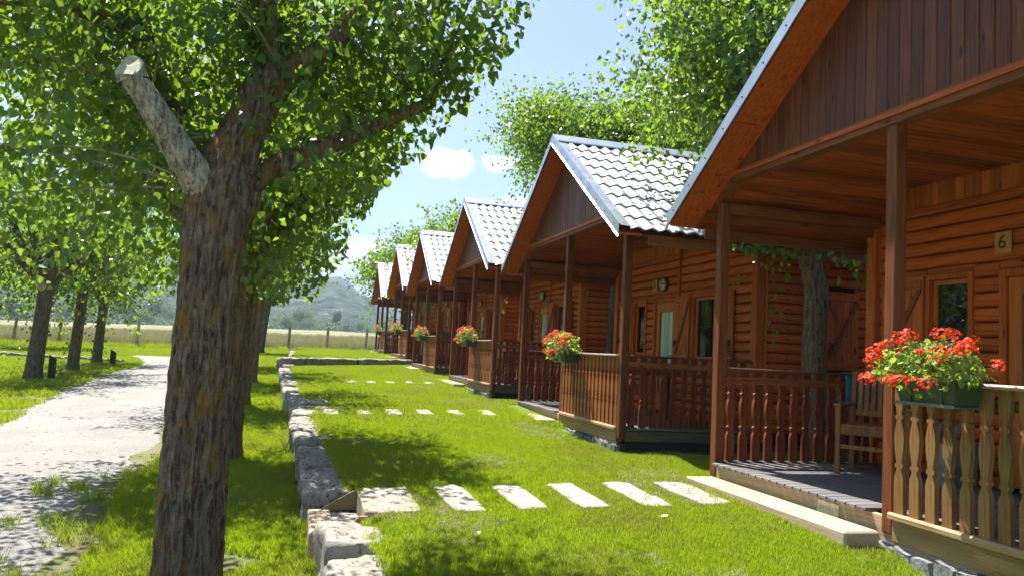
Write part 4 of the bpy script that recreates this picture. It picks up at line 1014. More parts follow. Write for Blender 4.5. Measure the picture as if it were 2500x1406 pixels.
        for zz in (.04, h - .11): MB().box(-.032, -.013, d * .01, d * (wd - .01), zz, zz + .07, .004).obj('ledge', 'shutter', sh)
        y0, y1 = (d * .03, d * (wd - .03)) if (front == (not flip)) or True else (0, 0)
        v = [(x, y + o, z) for x in (-.030, -.0135) for y, z, o in ((y1, .12, -.03), (y1, .12, .03), (y0, h - .12, .03), (y0, h - .12, -.03))]
        MB().add(v, [(3, 2, 1, 0), (4, 5, 6, 7), (0, 1, 5, 4), (2, 3, 7, 6), (0, 4, 7, 3), (1, 2, 6, 5)]).obj('brace', 'beam', sh)
        MB().box(-.05, -.032, d * (wd - .09), d * (wd - .03), h * .25, h * .25 + .08, .004).box(-.06, -.05, d * (wd - .075), d * (wd - .045), h * .25 - .03, h * .25 + .06, .003).obj('latch', 'black', sh)
    shutter(.10, .64, .98, 1.97, True, 0.0)
    shutter(2.33, 2.79, .95, 1.98, True, .0)
    shutter(3.53, 4.03, .95, 1.98, False, -.0)
    # number and lamp
    nplate = bx('number_plaque', fx_ - .055, fx_ - .036, 1.42, 1.585, 2.10, 2.29, 'plaque', .006)
    cu = bpy.data.curves.new('number', 'FONT'); cu.body = str(k); cu.size = .17; cu.extrude = .002; cu.align_x = 'CENTER'; cu.align_y = 'CENTER'; cu.materials.append(M['ink'])
    to = textlink('number', cu, nplate, (fx_ - .0575, -1.50, 2.195), (math.radians(90), 0, math.radians(-90)))
    if k != 6 or True:
        lp = link('wall_lamp', None, C)
        MB().tube([(fx_ - .037, -1.86, 2.19), (fx_ - .07, -1.86, 2.19)], .115, 20).obj('lamp_base', 'black', lp)
        pts = [(fx_ - .07 - .075 * math.sin(t), -1.86, 2.19) for t in (0, .5, .9, 1.2, 1.5)]
        MB().tube(pts, [.10 * math.cos(t) + .004 for t in (0, .5, .9, 1.2, 1.5)], 20).obj('lamp_glass', 'lamp_glass', lp, smooth=True)
        cg = MB()
        for an in (0, math.pi / 2):
            cg.tube([(fx_ - .075 - .08 * math.sin(t), -1.86 + .107 * math.cos(t) * math.cos(an), 2.19 + .107 * math.cos(t) * math.sin(an)) for t in [q * math.pi / 8 for q in range(9)]], .005, 5)
        cg.tube([(fx_ - .075 - .08 * math.sin(.9), -1.86 + .107 * math.cos(.9) * math.cos(t), 2.19 + .107 * math.cos(.9) * math.sin(t)) for t in [q * math.pi / 8 for q in range(17)]], .005, 5, False)
        cg.obj('lamp_cage', 'black', lp)
    # ---- near side wall (u = W) with shuttered window
    sw = [(DP + .95, DP + 1.45, .95, 1.97)]; sy_w = -(W + .0)
    for r_ in range(20):
        z0 = .09 + r_ * LH; z1 = z0 + LH
        cuts = [(a, b) for a, b, c0, c1 in sw if z0 < c1 - .02 and z1 > c0 + .02]
        for a, b in minus(DP + .07, LEN - .3, cuts):
            if D >= 1: link('log', log_mesh(b - a, 'x', 'log_side'), C, (a, sy_w, z0))
    if D < 1:
        mb = MB()
        for r_ in range(20):
            z0 = .09 + r_ * LH; l_ = log_mesh(LEN - .3 - DP - .07, 'x', 'log_side'); mb.add([(p.co.x + DP + .07, p.co.y + sy_w, p.co.z + z0) for p in l_.vertices], [tuple(p.vertices) for p in l_.polygons])
        mb.obj('log_wall', 'log_side', C, kind='stuff')
    else:
        a, b, z0, z1 = sw[0]; wnd = link('window', None, C)
        for p, q, c0, c1 in ((a, a + .06, z0, z1), (b - .06, b, z0, z1), (a + .06, b - .06, z1 - .06, z1), (a + .06, b - .06, z0, z0 + .06)):
            MB().box(p, q, sy_w - .05, sy_w + .03, c0, c1, .004).obj('frame', 'trim', wnd)
        MB().add([(a + .06, sy_w + .003, z0 + .06), (b - .06, sy_w + .003, z0 + .06), (b - .06, sy_w + .003, z1 - .06), (a + .06, sy_w + .003, z1 - .06)], [(0, 1, 2, 3)]).obj('pane', 'glass', wnd)
        shutter(DP + .42, DP + .94, .95, 1.98, True, .10, False); shutter(DP + 1.46, DP + 1.95, .95, 1.98, False, 0, False)
    bx('corner_board', DP + .072, DP + .10, W - .01, W + .045, -.02, 2.6, 'trim')
    bx('wall_plate', DP + .1, LEN - .2, W - .02, W + .06, 2.71, 2.79, 'beam_x')
    # far side and back walls
    mb = MB()
    for r_ in range(20):
        z0 = .09 + r_ * LH; mb.box(DP + .07, LEN - .3, -.03, .03, z0 + .002, z0 + LH - .002, .02)
    mb.box(LEN - .3, LEN - .26, -W, 0, -.1, 2.7); mb.obj('log_wall', 'log_side', C, kind='stuff')
    v = [(LEN - .28, -u, z) for u, z in ((0, 2.6), (W, 2.6), (W + .2, roof_z(W + .2) - .12), (2.3, RZ - .12), (-.2, roof_z(-.2) - .12))]
    MB().add(v + [(p[0] + .03, p[1], p[2]) for p in v], [(0, 1, 2, 3, 4), (9, 8, 7, 6, 5)]).obj('back_gable', 'gable', C)
    # cabin 6 carries a small printed plate on its deck edge and a cream notice by the shutter
    if k == 6:
        nt_ = bx('notice', fx_ - .098, fx_ - .094, .24, .46, 1.36, 1.47, 'label', 0)
        bx('arrow', fx_ - .0995, fx_ - .0985, .30, .36, 1.40, 1.43, 'ink', 0, nt_)
        pl = bx('label_plate', .002, .011, 1.62, 1.86, -.045, .068, 'label', .0)
        cu = bpy.data.curves.new('lettering', 'FONT'); cu.body = 'BUNGALOW'; cu.size = .05; cu.extrude = .0006; cu.align_x = 'CENTER'; cu.align_y = 'CENTER'; cu.materials.append(M['white_ink'])
        textlink('lettering', cu, pl, (.0008, -1.74, .02), (math.radians(90), 0, math.radians(-90)))
    return C
for k in (6, 5, 4, 3, 2, 1): cabin(k)
# ------------------------------------------------------------ geraniums
PLB = {6: 'green trough of red geraniums on the rail of cabin 6, nearest and fullest', 5: 'geranium trough on the rail of cabin 5, pale leaves catching the sun', 4: 'geranium trough on the rail of the third cabin from the camera',
       3: 'red geraniums on the rail of the cabin just before the crossing stones', 2: 'geraniums on the rail of the cabin on the raised far lawn', 1: 'geranium box on the rail of the farthest cabin, beside the field'}
floret = MB()
for q in range(5):
    a = q * 2 * math.pi / 5; c, s = math.cos(a), math.sin(a)
    pts = [(0, 0, 0), (.55, .35, .12), (1.0, .0, .22), (.55, -.35, .12)]
    floret.add([(x * c - y * s, x * s + y * c, z) for x, y, z in pts], [(0, 1, 2), (0, 2, 3)])
FV = np.array(floret.v); FF = np.array(floret.f)
def head_mesh(seed, nfl=26, r=.056):
    rg = np.random.default_rng(seed); d = unit(rg.normal(size=(nfl, 3)) + np.array([0, 0, .7])); V = []; Fc = []
    tone = []
    for i_, dd in enumerate(d):
        a = unit(np.cross(dd, rg.normal(size=3))); b = np.cross(dd, a); s = rg.uniform(.009, .0155)
        p = dd * r * rg.uniform(.7, 1.1) * np.array([1, 1, .75]); V.append(p + (FV[:, 0:1] * a + FV[:, 1:2] * b + FV[:, 2:3] * dd) * s); Fc.append(FF + i_ * len(FV)); tone += [rg.random()] * len(FV)
    return npmesh('flower_head', np.concatenate(V), np.concatenate(Fc), 'petal', tone=np.array(tone))
HM = [head_mesh(s) for s in range(4)]
gl = []
for q in range(12):
    a = q * 2 * math.pi / 12 - math.pi / 2; r_ = 1 if q % 2 else .86
    gl.append((math.cos(a) * r_ * .5, .5 + math.sin(a) * r_ * .5, .06 if q % 2 else -.02))
GV = np.array([(0, .35, -.08)] + gl); GF = np.array([(0, 1 + q, 1 + (q + 1) % 12) for q in range(12)])
def ger_leaves(P, Nn, size, tone):
    n = len(P); D = R.normal(size=P.shape); S, D, Nn = leaf_frames(P, D, Nn); kk = len(GV)
    V = P[:, None] + (S[:, None] * GV[None, :, 0, None] + D[:, None] * GV[None, :, 1, None] + Nn[:, None] * GV[None, :, 2, None]) * size[:, None, None]
    return V.reshape(-1, 3), (GF[None] + (np.arange(n) * kk)[:, None, None]).reshape(-1, 3), np.repeat(tone, kk)
def planter(k):
    cx, cyy, cz = CABINS[k]; x0, y0, z0 = cx - .26, cyy - 3.17, cz + .875
    T = thing('geranium_planter', PLB[k], 'flower box', (x0, y0, z0), group='geranium troughs on the porch rails')
    Lx, Ly, H = .20, .46, .15
    o_, i_ = 0.0, .012
    mb = MB(); t = .02
    top = [(0, 0), (Lx, 0), (Lx, Ly), (0, Ly)]; bot = [(t, t), (Lx - t, t), (Lx - t, Ly - t), (t, Ly - t)]; inn = [(i_, i_), (Lx - i_, i_), (Lx - i_, Ly - i_), (i_, Ly - i_)]
    v = [(*p, 0) for p in bot] + [(*p, H) for p in top] + [(*p, H) for p in inn] + [(p[0] * .95 + .005, p[1] * .98 + .005, H - .03) for p in inn]
    mb.add(v, [(3, 2, 1, 0)] + [(q, (q + 1) % 4, 4 + (q + 1) % 4, 4 + q) for q in range(4)] + [(4 + q, 4 + (q + 1) % 4, 8 + (q + 1) % 4, 8 + q) for q in range(4)] + [(8 + q, 8 + (q + 1) % 4, 12 + (q + 1) % 4, 12 + q) for q in range(4)] + [(12, 13, 14, 15)])
    for yy in (.10, .34): mb.box(-.004 + .01, .016, yy, yy + .012, .0, H * .8)
    mb.box(-.006, .004, -.004, Ly + .004, H - .018, H, .003)
    mb.obj('trough', 'trough', T)
    MB().box(.0, Lx, .0, Ly, -.014, -.002, .004).box(-.006, .0, .0, Ly, -.014, .006).obj('saucer', 'saucer', T)
    MB().tube([(Lx * .5, .08, -.016), (Lx + .03, .08, -.016), (Lx + .035, .08, H + .006), (Lx + .12, .08, H + .006)], .006, 6).tube([(Lx * .5, .38, -.016), (Lx + .03, .38, -.016), (Lx + .035, .38, H + .006), (Lx + .12, .38, H + .006)], .006, 6).obj('hanger', 'black', T)
    rg = np.random.default_rng(300 + k)
    # mound of leaves: spills outward (-x) and away (+y)
    nl = {6: 620, 5: 520, 4: 420}.get(k, 240)
    d = unit(rg.normal(size=(nl, 3)) * np.array([1, 1, .8]) + np.array([-.15, .1, .35])); rr = rg.uniform(.55, 1.0, nl)[:, None] ** .6
    P = np.array([.07, .27, H + .03]) + d * rr * (np.array([.21, .40, .20]) if k == 6 else np.array([.24, .40, .24])); P[:, 2] = np.maximum(P[:, 2], H - .015 - .10 * (P[:, 0] < -.03))
    Nn = d + rg.normal(size=d.shape) * .45 + np.array([0, 0, .5]); sz = rg.uniform(.026, .052, nl); tone = rg.random(nl)
    if k == 6:
        idx = np.argsort(P[:, 0] * 1.0 + P[:, 1] * .5)[:220]
        bases = []
        for b in range(5):
            V, Fc, tn = ger_leaves(np.zeros((1, 3)), np.array([[0, 0, 1.]]), np.array([1.]), np.array([(b + .5) / 5])); 
            bases.append(npmesh('leaf', V, Fc, 'geranium_leaf', tone=tn))
        for ii in idx:
            q = Vector(Nn[ii]).to_track_quat('Z', 'Y'); o = link('leaf', bases[int(tone[ii] * 4.99)], T, tuple(P[ii])); o.rotation_euler = (q.to_matrix() @ Matrix.Rotation(rg.uniform(0, 6.28), 3, 'Z')).to_euler(); o.scale = (sz[ii],) * 3
        r_ = np.ones(nl, bool); r_[idx] = False; P, Nn, sz, tone = P[r_], Nn[r_], sz[r_], tone[r_]
    V, Fc, tn = ger_leaves(P, Nn, sz, tone); o = link('foliage', npmesh('foliage', V, Fc, 'geranium_leaf', tone=tn), T); o['kind'] = 'stuff'
    # stems and flower heads
    nh = {6: 27, 5: 22, 4: 22}.get(k, 16); st = MB()
    for j in range(nh):
        a = Vector((rg.uniform(.02, .14), rg.uniform(.06, .42), H))
        dd = Vector((rg.uniform(-1, .35), rg.uniform(-.9, 1), rg.uniform(.25, 1.1))).normalized()
        if j % 5 == 0: dd = Vector((-.9, rg.uniform(-.6, .9), -.12)).normalized()
        e = Vector((.07, .26, H)) + Vector((dd.x * .25, dd.y * .46, dd.z * .27))
        m2 = (a + e) / 2 + Vector((0, 0, .04))
        st.tube([a, m2, e], .0022, 4, False); sc_ = rg.uniform(.7, 1.15)
        link('flower_head', HM[j % 4], T, tuple(e), (rg.uniform(-.5, .5), rg.uniform(-.5, .5), rg.uniform(0, 6.28)), scale=(sc_,) * 3)
    for j in range(26):
        a = Vector((rg.uniform(.02, .14), rg.uniform(.06, .42), H)); dd = Vector(rg.normal(size=3)).normalized(); e = Vector((.07, .26, H)) + Vector((dd.x * .2, dd.y * .36, abs(dd.z) * .2)); st.tube([a, (a + e) / 2 + Vector((0, 0, .03)), e], .0022, 4, False)
    st.obj('stem', 'stem', T, kind='stuff')
for k in CABINS: planter(k)
# ------------------------------------------------------------ porch furniture
def armchair(x, y, z, rz, lab, mat='teak', grp='wooden porch chairs', sc_=1.0):
    T = thing('porch_chair', lab, 'chair', (x, y, z), (0, 0, rz), group=grp)   # faces local -x
    def b(n, *a): return MB().box(*a, .005).obj(n, mat, T)
    for yy in (-.31, .27): b('leg', -.28, -.235, yy, yy + .045, 0, .60); 
    for yy in (-.31, .27):
        v = [(p, q, r_) for q in (yy, yy + .04) for p, r_ in ((.22, 0), (.26, 0), (.34, .92), (.30, .92))]
        MB().add(v, [(0, 1, 2, 3), (7, 6, 5, 4), (0, 4, 5, 1), (1, 5, 6, 2), (2, 6, 7, 3), (3, 7, 4, 0)]).obj('leg', mat, T)
        b('armrest', -.31, .29, yy - .012, yy + .057, .60, .625)
        b('side_rail', -.235, .225, yy + .008, yy + .035, .36, .42)
    b('front_rail', -.275, -.245, -.265, .27, .35, .42); b('stretcher', -.27, -.25, -.265, .27, .22, .26)
    for i_ in range(7): b('seat_slat', -.27 + i_ * .072, -.27 + i_ * .072 + .06, -.265, .27, .42, .44)
    for zz, dx in ((.50, .266), (.86, .30)):
        b('back_rail', dx, dx + .03, -.27, .27, zz, zz + .06)
    for i_ in range(9):
        y_ = -.255 + i_ * .0585
        v = [(p, q, r_) for q in (y_, y_ + .04) for p, r_ in ((.272, .56), (.29, .56), (.322, .86), (.304, .86))]
        MB().add(v, [(0, 1, 2, 3), (7, 6, 5, 4), (0, 4, 5, 1), (1, 5, 6, 2), (2, 6, 7, 3), (3, 7, 4, 0)]).obj('back_slat', mat, T)
    return T
armchair(5.18, 6.12, .605, math.radians(38), 'slatted wooden armchair on the porch of cabin 6, seen past the post', 'teak')
armchair(4.95, 18.3, .858, math.radians(200), 'pale slatted chair on the porch behind the rail, third cabin from the camera', 'pale_wood')
armchair(4.7, 17.2, .858, math.radians(-60), 'second pale chair on the same porch, nearer the side rail', 'pale_wood')
armchair(5.1, 11.6, .684, math.radians(160), 'dark slatted chair behind the side rail of cabin 5', 'teak')
def table(x, y, z, lab):
    T = thing('porch_table', lab, 'table', (x, y, z), group='porch tables')
    for i_ in range(5): MB().box(-.55, .55, -.34 + i_ * .138, -.34 + i_ * .138 + .13, .70, .725, .004).obj('top_board', 'pale_wood' if z > .8 else 'teak', T)
    for a in (-.48, .42):
        for b in (-.28, .22): MB().box(a, a + .06, b, b + .06, 0, .68, .004).obj('leg', 'teak', T)
    MB().box(-.45, .45, -.27, -.24, .63, .695).obj('apron', 'teak', T)
table(4.75, 10.2, .684, 'slatted table on the porch of cabin 5 behind the shaded rail')
table(4.8, 16.4, .858, 'pale table on the porch of the third cabin')
# printed bag and a blue towel on the porch of cabin 6
bag = thing('beach_bag', 'blue and turquoise printed bag standing on the deck beside the wooden armchair', 'bag', (5.45, 5.55, .605), (0, 0, .3))
MB().prism([(-.20, 0), (.20, 0), (.235, .36), (-.235, .36)], 1, -.09, .09).obj('body', 'blue_print', bag)
for yy in (-.07, .07): MB().tube([(-.1, yy, .35), (-.08, yy, .5), (0, yy, .55), (.08, yy, .5), (.1, yy, .35)], .009, 6, False).obj('handle', 'blue', bag, smooth=True)
n = 16; v = []
for j in range(9):
    for i_ in range(n):
        t = j / 8; yy = (.012 if t < .5 else -.1) ; hh = 1.02 - (abs(t - .5) * 2) * .30
        v.append((5.28 + i_ * .026, 6.776 + (.07 if t > .56 else -.07 if t < .44 else 0) + .006 * math.sin(i_ * 1.1 + j), .49 + hh + .002))
tw = MB().add(v, [(j * n + i_, j * n + i_ + 1, (j + 1) * n + i_ + 1, (j + 1) * n + i_) for j in range(8) for i_ in range(n - 1)]).mesh('blue_towel', 'blue', True)
thing('blue_towel', 'blue towel hung over the far rail beside the wall of cabin 6', 'towel', data=tw).modifiers.new('s', 'SOLIDIFY').thickness = .004
# ------------------------------------------------------------ stones
wall = thing('stone_wall', 'low dry wall of big pale limestone blocks edging the lawn, running away from the camera', 'wall', (0, 0, 0))
rr = random.Random(4)
y = 2.2
while y < 41:
    L_ = rr.uniform(.38, .85) if y < 24 else rr.uniform(.9, 1.5)
    if 5.62 - .1 < y < 6.6:          # the timber step breaks the wall here
        y = 6.62; continue
    if y < 5.6 < y + L_: L_ = 5.6 - y
    if L_ < .25: y = 6.62; continue
    yc = y + L_ / 2; hh = rr.uniform(.26, .32); wd = rr.uniform(.30, .48); zb_ = float(g_low(0, yc)) - .08
    if 12.2 < yc < 13.6: wd = .62; hh += .05
    if yc > 25: hh += .04
    o = link('stone', rock_mesh(wd, L_ - .035, hh + .075, rr.uniform(0, 90), rough=.027 if y < 12 else .028, n=10 if y < 14 else 6), wall, (float(wall_x(yc)) + wd / 2 - .03 + rr.uniform(-.02, .02), yc, zb_), (rr.uniform(-.02, .02), rr.uniform(-.03, .03), rr.uniform(-.09, .09) + .035))
    y += L_
cw = thing('stone_kerb', 'row of five long stones crossing the lawn below the raised far terrace', 'wall', (0, 0, 0))
xs_ = [-.55, .12, .72, 1.95, 2.12, 3.0, 3.85][:]
for a, b in ((-.55, .15), (.16, .62), (.64, 1.86), (1.98, 3.02), (3.04, 3.9)):
    xc = (a + b) / 2; ycr = float(cross_y(xc)); an = math.atan2(cross_y(b) - cross_y(a), b - a); zz = float(g_lawn(xc, ycr)) - .08
    link('stone', rock_mesh((b - a) / math.cos(an) - .02, .34, float(g_terr(xc, ycr)) - zz + .03, a * 7, rough=.03, n=7), cw, (xc, ycr - .1, zz), (0, 0, an))
lw = thing('field_stone_kerb', 'low rough stone edging on the grass behind the left poplars', 'wall', (0, 0, 0))
for j in range(9):
    t = j / 9; a = Vector((-11.5, 33.6, 0)).lerp(Vector((-5.9, 30.2, 0)), t + .055); zz = float(g_low(a.x, a.y))
    link('stone', rock_mesh(.66, .3, rr.uniform(.14, .2), j * 3.1, rough=.035, n=6), lw, (a.x, a.y, zz - .03), (0, 0, -.54 + rr.uniform(-.1, .1)))
# the timber-edged step let into the wall
stp = thing('timber_step', 'timber-edged step let into the gap of the stone wall, with a slanting side board', 'step', (.35, 6.1, .05))
def sb(n_, mat, *a, c=.01, **k): return MB().box(*a, c).obj(n_, mat, stp, **k)
sb('riser', 'step', -.19, -.02, -.42, .38, -.02, .18); sb('tread', 'slab', -.018, .30, -.40, .40, -.02, .15)
sb('beam', 'step', .19, .285, -.35, .44, .155, .315)
v = [(x, y_, z_) for y_ in (.44, .475) for x, z_ in ((-.10, .16), (.185, .16), (.185, .31), (.16, .31))]
MB().add(v, [(0, 1, 2, 3), (7, 6, 5, 4), (0, 4, 5, 1), (1, 5, 6, 2), (2, 6, 7, 3), (3, 7, 4, 0)]).obj('side_board', 'sill_beam', stp)
v = [(x, y_, z_) for y_ in (-.47, -.44) for x, z_ in ((-.02, .12), (.20, .12), (.20, .30), (.14, .30))]
MB().add(v, [(0, 1, 2, 3), (7, 6, 5, 4), (0, 4, 5, 1), (1, 5, 6, 2), (2, 6, 7, 3), (3, 7, 4, 0)]).obj('side_board', 'sill_beam', stp)
# stepping slabs set flush in the lawn
ORD = ['first', 'second', 'third', 'fourth', 'fifth', 'sixth']
def slabs(xs_, yc, ln, wd, row, seed):
    for j, x in enumerate(xs_):
        r_ = random.Random(seed + j); w_ = (wd[j] if isinstance(wd, list) else wd) + r_.uniform(-.015, .015); z_ = float(g_lawn(x, yc))
        lab = f'pale stone slab in the lawn, {ORD[j]} from the stone wall in the {row}'
        o = thing('stepping_slab', lab, 'slab', (x, yc + r_.uniform(-.02, .02), z_ - .035), (0.0215, -.023, r_.uniform(-.03, .03)), 'stepping slabs in the lawn', rock_mesh(w_, ln + r_.uniform(-.03, .03), .062, seed + j * 2.3, 'slab', 'stepping_slab', .008, 8))
slabs([.77, 1.30, 1.80, 2.30, 2.82, 3.32], 6.20, .93, [.36, .25, .25, .25, .25, .27], 'row leading to cabin 6', 10)
slabs([.55 + .0, 1.05, 1.50, 1.98, 2.47, 2.98], 12.33, .75, .23, 'row leading to cabin 5', 40)
slabs([1.26, 1.7, 2.15, 2.6, 3.08], 18.75, .62, .21, 'row leading to the third cabin', 70)
# ------------------------------------------------------------ stakes, fence, wires
for x, y, h, lab in ((-5.94, 22.17, .62, 'short dark slant-topped stake beside the thickest left poplar'), (-5.99, 29.08, .52, 'short dark stake by the far bend of the track')):
    z = float(g_low(x, y)); s = .085
    v = [(-s, -s, -.1), (s, -s, -.1), (s, s, -.1), (-s, s, -.1), (-s, -s, h), (s, -s, h - .1), (s, s, h - .1), (-s, s, h)]
    thing('stake', lab, 'stake', (x, y, z), (0, 0, .3), 'dark stakes by the track', MB().add(v, [(3, 2, 1, 0), (4, 5, 6, 7), (0, 1, 5, 4), (1, 2, 6, 5), (2, 3, 7, 6), (3, 0, 4, 7)]).mesh('stake', 'stump'))
fence = thing('field_fence', 'wire fence on leaning grey-green posts along the edge of the dry field', 'fence', (0, 0, 0))
FP = [(-28 + 2.3 * j, 47.9 - .03 * j) for j in range(22)]
FPX = [(-14.6, 47.1), (-12.4, 46.9), (-10.35, 46.7), (-8.45, 46.3), (-6.65, 46.2), (-4.6, 46.4), (-2.6, 46.5), (-.56, 46.7), (1.59, 47.0), (3.8, 47.3), (6.0, 47.5), (8.2, 47.7)]
tops = []
for j, (x, y) in enumerate([(-21.2, 47.6), (-19.0, 47.5), (-16.8, 47.3)] + FPX):
    z = float(g_low(x, y)); lx = rr.uniform(.0, .10); h = 1.38 + rr.uniform(-.05, .05)
    MB().tube([(x, y, z - .2), (x + lx * .5, y, z + h * .5), (x + lx, y, z + h)], [.088, .082, .074], 10, True, .05, j).obj('post', 'fence_post', fence, smooth=False)
    tops.append((x, y, z, lx, h))
for hh in (.45, .8, 1.1, 1.3):
    MB().tube([(t[0] + t[3] * hh / 1.4, t[1] - .08, t[2] + hh) for t in tops], .007, 4, False).obj('wire', 'wire', fence)
# twigs of litter, a white leaf on the lawn
for j, (x, y) in enumerate([(1.55, 10.55), (2.65, 5.3), (1.2, 5.0), (1.1, 8.9)]):
    z = float(g_lawn(x, y)) + .045
    me = leaves_mesh('fallen_leaf', np.zeros((1, 3)), np.array([[1., .3, .1]]), np.array([[0, .2, 1.]]), np.array([.055]), None, True, np.array([.5])); me.materials.append(M['seed'])
    thing('fallen_leaf', ['pale fallen leaf on the sunlit lawn beyond the dark shadow patch', 'pale fallen leaf just below the nearest slabs toward cabin 6', 'pale fallen leaf in the shade near the timber step', 'pale leaf lying inside the dark shadow patch on the lawn'][j], 'leaf', (x, y, z), (0, 0, j), 'fallen leaves on the lawn', me)
# ------------------------------------------------------------ grass
def tuft(name, n, h, r, w, mat, bend, seed):
    rg = np.random.default_rng(seed); V = []; Fc = []; tone = []
    for i_ in range(n):
        a = rg.uniform(0, 6.28); q = r * math.sqrt(rg.random()); x, y = q * math.cos(a), q * math.sin(a); hh = h * rg.uniform(.55, 1.15); b = rg.uniform(0, 6.28); ww = w * rg.uniform(.7, 1.2)
        dx, dy = math.cos(b) * ww, math.sin(b) * ww; c = rg.uniform(0, 6.28); bx_, by_ = math.cos(c) * bend * hh, math.sin(c) * bend * hh; s = len(V)
        V += [(x - dx, y - dy, -.01), (x + dx, y + dy, -.01), (x - dx * .7 + bx_ * .35, y - dy * .7 + by_ * .35, hh * .55), (x + dx * .7 + bx_ * .35, y + dy * .7 + by_ * .35, hh * .55), (x + bx_, y + by_, hh)]
        Fc += [(s, s + 1, s + 3), (s, s + 3, s + 2), (s + 2, s + 3, s + 4)]; tone += [rg.random()] * 5
    me = npmesh(name, np.array(V), Fc, mat, tone=np.array(tone)); return bpy.data.objects.new(name, me)
def scatter(name, P, src, smin, smax, seed, label):
    me = bpy.data.meshes.new(name); me.from_pydata([tuple(p) for p in P], [], []); o = link(name, me); o['kind'] = 'stuff'; o['label'] = label
    ng = bpy.data.node_groups.new(name, 'GeometryNodeTree'); ng.interface.new_socket('Geometry', in_out='INPUT', socket_type='NodeSocketGeometry'); ng.interface.new_socket('Geometry', in_out='OUTPUT', socket_type='NodeSocketGeometry')
    gi = ng.nodes.new('NodeGroupInput'); go = ng.nodes.new('NodeGroupOutput'); ip = ng.nodes.new('GeometryNodeInstanceOnPoints')
    oi = ng.nodes.new('GeometryNodeObjectInfo'); oi.inputs[0].default_value = src; 
    rv = ng.nodes.new('FunctionNodeRandomValue'); rv.data_type = 'FLOAT_VECTOR'; rv.inputs[0].default_value = (-.12, -.12, 0); rv.inputs[1].default_value = (.12, .12, 6.283)
    rs = ng.nodes.new('FunctionNodeRandomValue'); rs.data_type = 'FLOAT'; rs.inputs[2].default_value = smin; rs.inputs[3].default_value = smax; rs.inputs['Seed'].default_value = seed
    Lk = ng.links.new
    Lk(gi.outputs[0], ip.inputs['Points']); Lk(oi.outputs['Geometry'], ip.inputs['Instance']); Lk(rv.outputs[0], ip.inputs['Rotation']); Lk(rs.outputs[1], ip.inputs['Scale']); Lk(ip.outputs[0], go.inputs[0])
    md = o.modifiers.new('scatter', 'NODES'); md.node_group = ng
    return o
tf_short = tuft('short_grass', 44, .034, .06, .0020, 'grass', .45, 1)
tf_mid = tuft('mid_grass', 40, .042, .10, .0036, 'grass', .5, 2)
tf_tall = tuft('tall_grass', 26, .15, .06, .003, 'grass', .7, 3)
tf_dry = tuft('dry_tuft', 40, .55, .30, .006, 'dry_grass', .35, 4)
tf_green = tuft('green_tuft', 40, .4, .25, .007, 'grass', .5, 5)
rg = np.random.default_rng(12)
SL_ = [(x, 6.20, .18, .50) for x in (.77, 1.30, 1.80, 2.30, 2.82, 3.32)] + [(x, 12.33, .13, .40) for x in (.55, 1.05, 1.50, 1.98, 2.47, 2.98)] + [(x, 18.75, .12, .33) for x in (1.26, 1.7, 2.15, 2.6, 3.08)]
def pts(n, y0, y1, xa, xb, zf):
    y = rg.uniform(y0, y1, n); a = xa(y) if callable(xa) else np.full(n, xa); x = a + (xb - a) * rg.random(n)
    ok = np.ones(n, bool)
    for sx, sy_, hx, hy in SL_: ok &= ~((np.abs(x - sx) < hx * .70) & (np.abs(y - sy_) < hy * .90))
    if zf is g_lawn:
        for k, (cx, cyy, cz) in CABINS.items(): ok &= ~((x > cx - .30) & (y < cyy) & (y > cyy - 2.4)) & ~((x > cx - .02) & (y < cyy + .0) & (y > cyy - 4.6))
        ok &= ~((x < .66) & (y > 5.6) & (y < 6.62)) & (y < cross_y(np.clip(x, -.6, 3.7)) - .3)
    x, y = x[ok], y[ok]; return np.stack([x, y, zf(x, y)], 1)
wl = lambda y: wall_x(y) + .30
A = np.concatenate([pts(9000, 3.0, 6.5, wl, 4.2, g_lawn), pts(11500, 6.5, 11, wl, 4.6, g_lawn)])
scatter('lawn_grass', A, tf_short, .7, 1.25, 3, 'short mown grass of the raised lawn')
A = np.concatenate([pts(9500, 11, 18, wl, 5.0, g_lawn), pts(7000, 18, 27.4, wl, 4.2, g_lawn)])
A2 = pts(3500, 27.6, 42, lambda y: wall_x(y) + .2, 4.2, g_terr); scatter('far_lawn_grass', np.concatenate([A, A2]), tf_mid, .8, 1.3, 4, 'mown grass of the far part of the lawn')
# strip under the trees, ragged into the track
def lowpts(n, y0, y1, xa, xb, thr, seed, clump=1.3):
    y = rg.uniform(y0, y1, n); a = xa(y); b = xb(y); x = a + (b - a) * rg.random(n); ok = vnoise(x * clump, y * clump, 0, seed) > thr
    ok &= np.hypot(x + .56, y - 4.86) > .24
    x, y = x[ok], y[ok]; return np.stack([x, y, g_low(x, y) + .018 * vnoise(x * .9, y * .9)], 1)
pr_ = lambda y: np.interp(y, [p[0] for p in PR], [p[1] for p in PR]); pl_ = lambda y: np.interp(y, [p[0] for p in PL], [p[1] for p in PL])
A = np.concatenate([lowpts(9500, 3.2, 8, lambda y: pr_(y) + .25, lambda y: wall_x(y) - .02, -.45, 1), lowpts(11000, 8, 16, lambda y: pr_(y) + .2, lambda y: wall_x(y) - .02, -.6, 1)])
scatter('strip_grass', A, tf_short, .9, 1.9, 5, 'grass on the shaded strip under the wall-row poplars')
A = np.concatenate([lowpts(520, 3.5, 9, lambda y: pr_(y) - .55, lambda y: pr_(y) + .5, .15, 4, 2.3), lowpts(420, 3.5, 24, lambda y: wall_x(y) - .16, lambda y: wall_x(y) - .0, -.1, 6, 3.)])
scatter('ragged_grass', A, tf_tall, .45, 1.05, 6, 'taller ragged grass along the track edge and the foot of the wall')
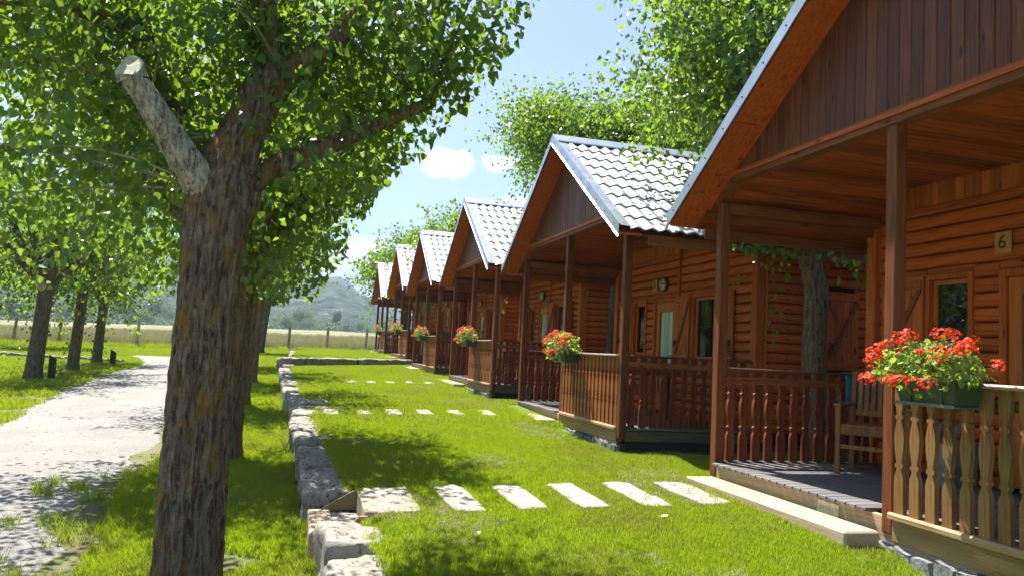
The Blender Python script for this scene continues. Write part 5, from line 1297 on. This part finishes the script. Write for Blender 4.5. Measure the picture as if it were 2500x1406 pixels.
A = np.concatenate([lowpts(7000, 16, 44, lambda y: np.maximum(pr_(np.minimum(y, 36)), -3) + .1, lambda y: wall_x(y) - .02, -.6, 1), lowpts(17000, 13, 37, lambda y: pl_(y) - 9 + 0 * y, lambda y: pl_(np.minimum(y, 36)) + .05, -.35, 2), lowpts(14000, 36, 47, lambda y: -18 + 0 * y, lambda y: 4 + 0 * y, -.5, 3)])
scatter('verge_grass', A, tf_mid, .9, 2.0, 7, 'grass of the verges and the ground before the fence')
n = 12000; x = rg.uniform(-34, 14, n); y = 47.6 + rg.random(n) ** 1.8 * 60; P = np.stack([x, y, field_z(x, y)], 1)
scatter('field_grass', P, tf_dry, .4, 1.3, 8, 'dry pale hay grass of the field')
n = 1500; x = rg.uniform(-24, 8, n); y = 46.2 + rg.normal(size=n) * .55; P = np.stack([x, y, g_low(x, y)], 1)
scatter('fence_grass', P, tf_green, .3, .85, 9, 'rank green grass along the foot of the fence')
# pale dry clippings lying on the turf beside the slabs and steps
tf_clip = tuft('clippings', 16, .012, .09, .0028, 'dry_grass', 6.0, 8)
n = 9000; x = rg.uniform(.6, 3.6, n); y = rg.uniform(3.4, 22, n); cl = vnoise(x * 1.1, y * .8, 0, 21) + .55 * np.exp(-((x - 3.25) / .35) ** 2) + .35 * np.exp(-((y - 6.2) / .6) ** 2)
ok = cl > .62; x, y = x[ok], y[ok]; print('clips', len(x))
scatter('grass_clippings', np.stack([x, y, g_lawn(x, y) + .026], 1), tf_clip, .5, 1.3, 12, 'pale dry clippings scattered on the lawn')
# pebbles on the track
n = 420; y = rg.uniform(4, 16, n); a = pl_(y); b = pr_(y); x = a + (b - a) * rg.random(n)
peb = bpy.data.objects.new('pebble', rock_mesh(.03, .024, .014, 3, 'pebble', 'pebble', .002, 3))
scatter('track_pebbles', np.stack([x, y, g_low(x, y) + .018 * vnoise(x * .9, y * .9) + .01], 1), peb, .3, 1.0, 10, 'small loose stones on the gravel track')
# ------------------------------------------------------------ air
hm = bpy.data.materials.new('haze'); hm.use_nodes = True; hn = hm.node_tree; hn.nodes.clear()
pv = hn.nodes.new('ShaderNodeVolumePrincipled'); pv.inputs['Color'].default_value = (.40, .54, .72, 1); pv.inputs['Density'].default_value = HAZE_DENSITY = .00045; pv.inputs['Anisotropy'].default_value = .0
ho = hn.nodes.new('ShaderNodeOutputMaterial'); hn.links.new(pv.outputs[0], ho.inputs['Volume'])
hb = MB().box(-3100, 3100, -200, 3200, -6, 290).obj('haze', None); hb.data.materials.append(hm); hb['kind'] = 'stuff'
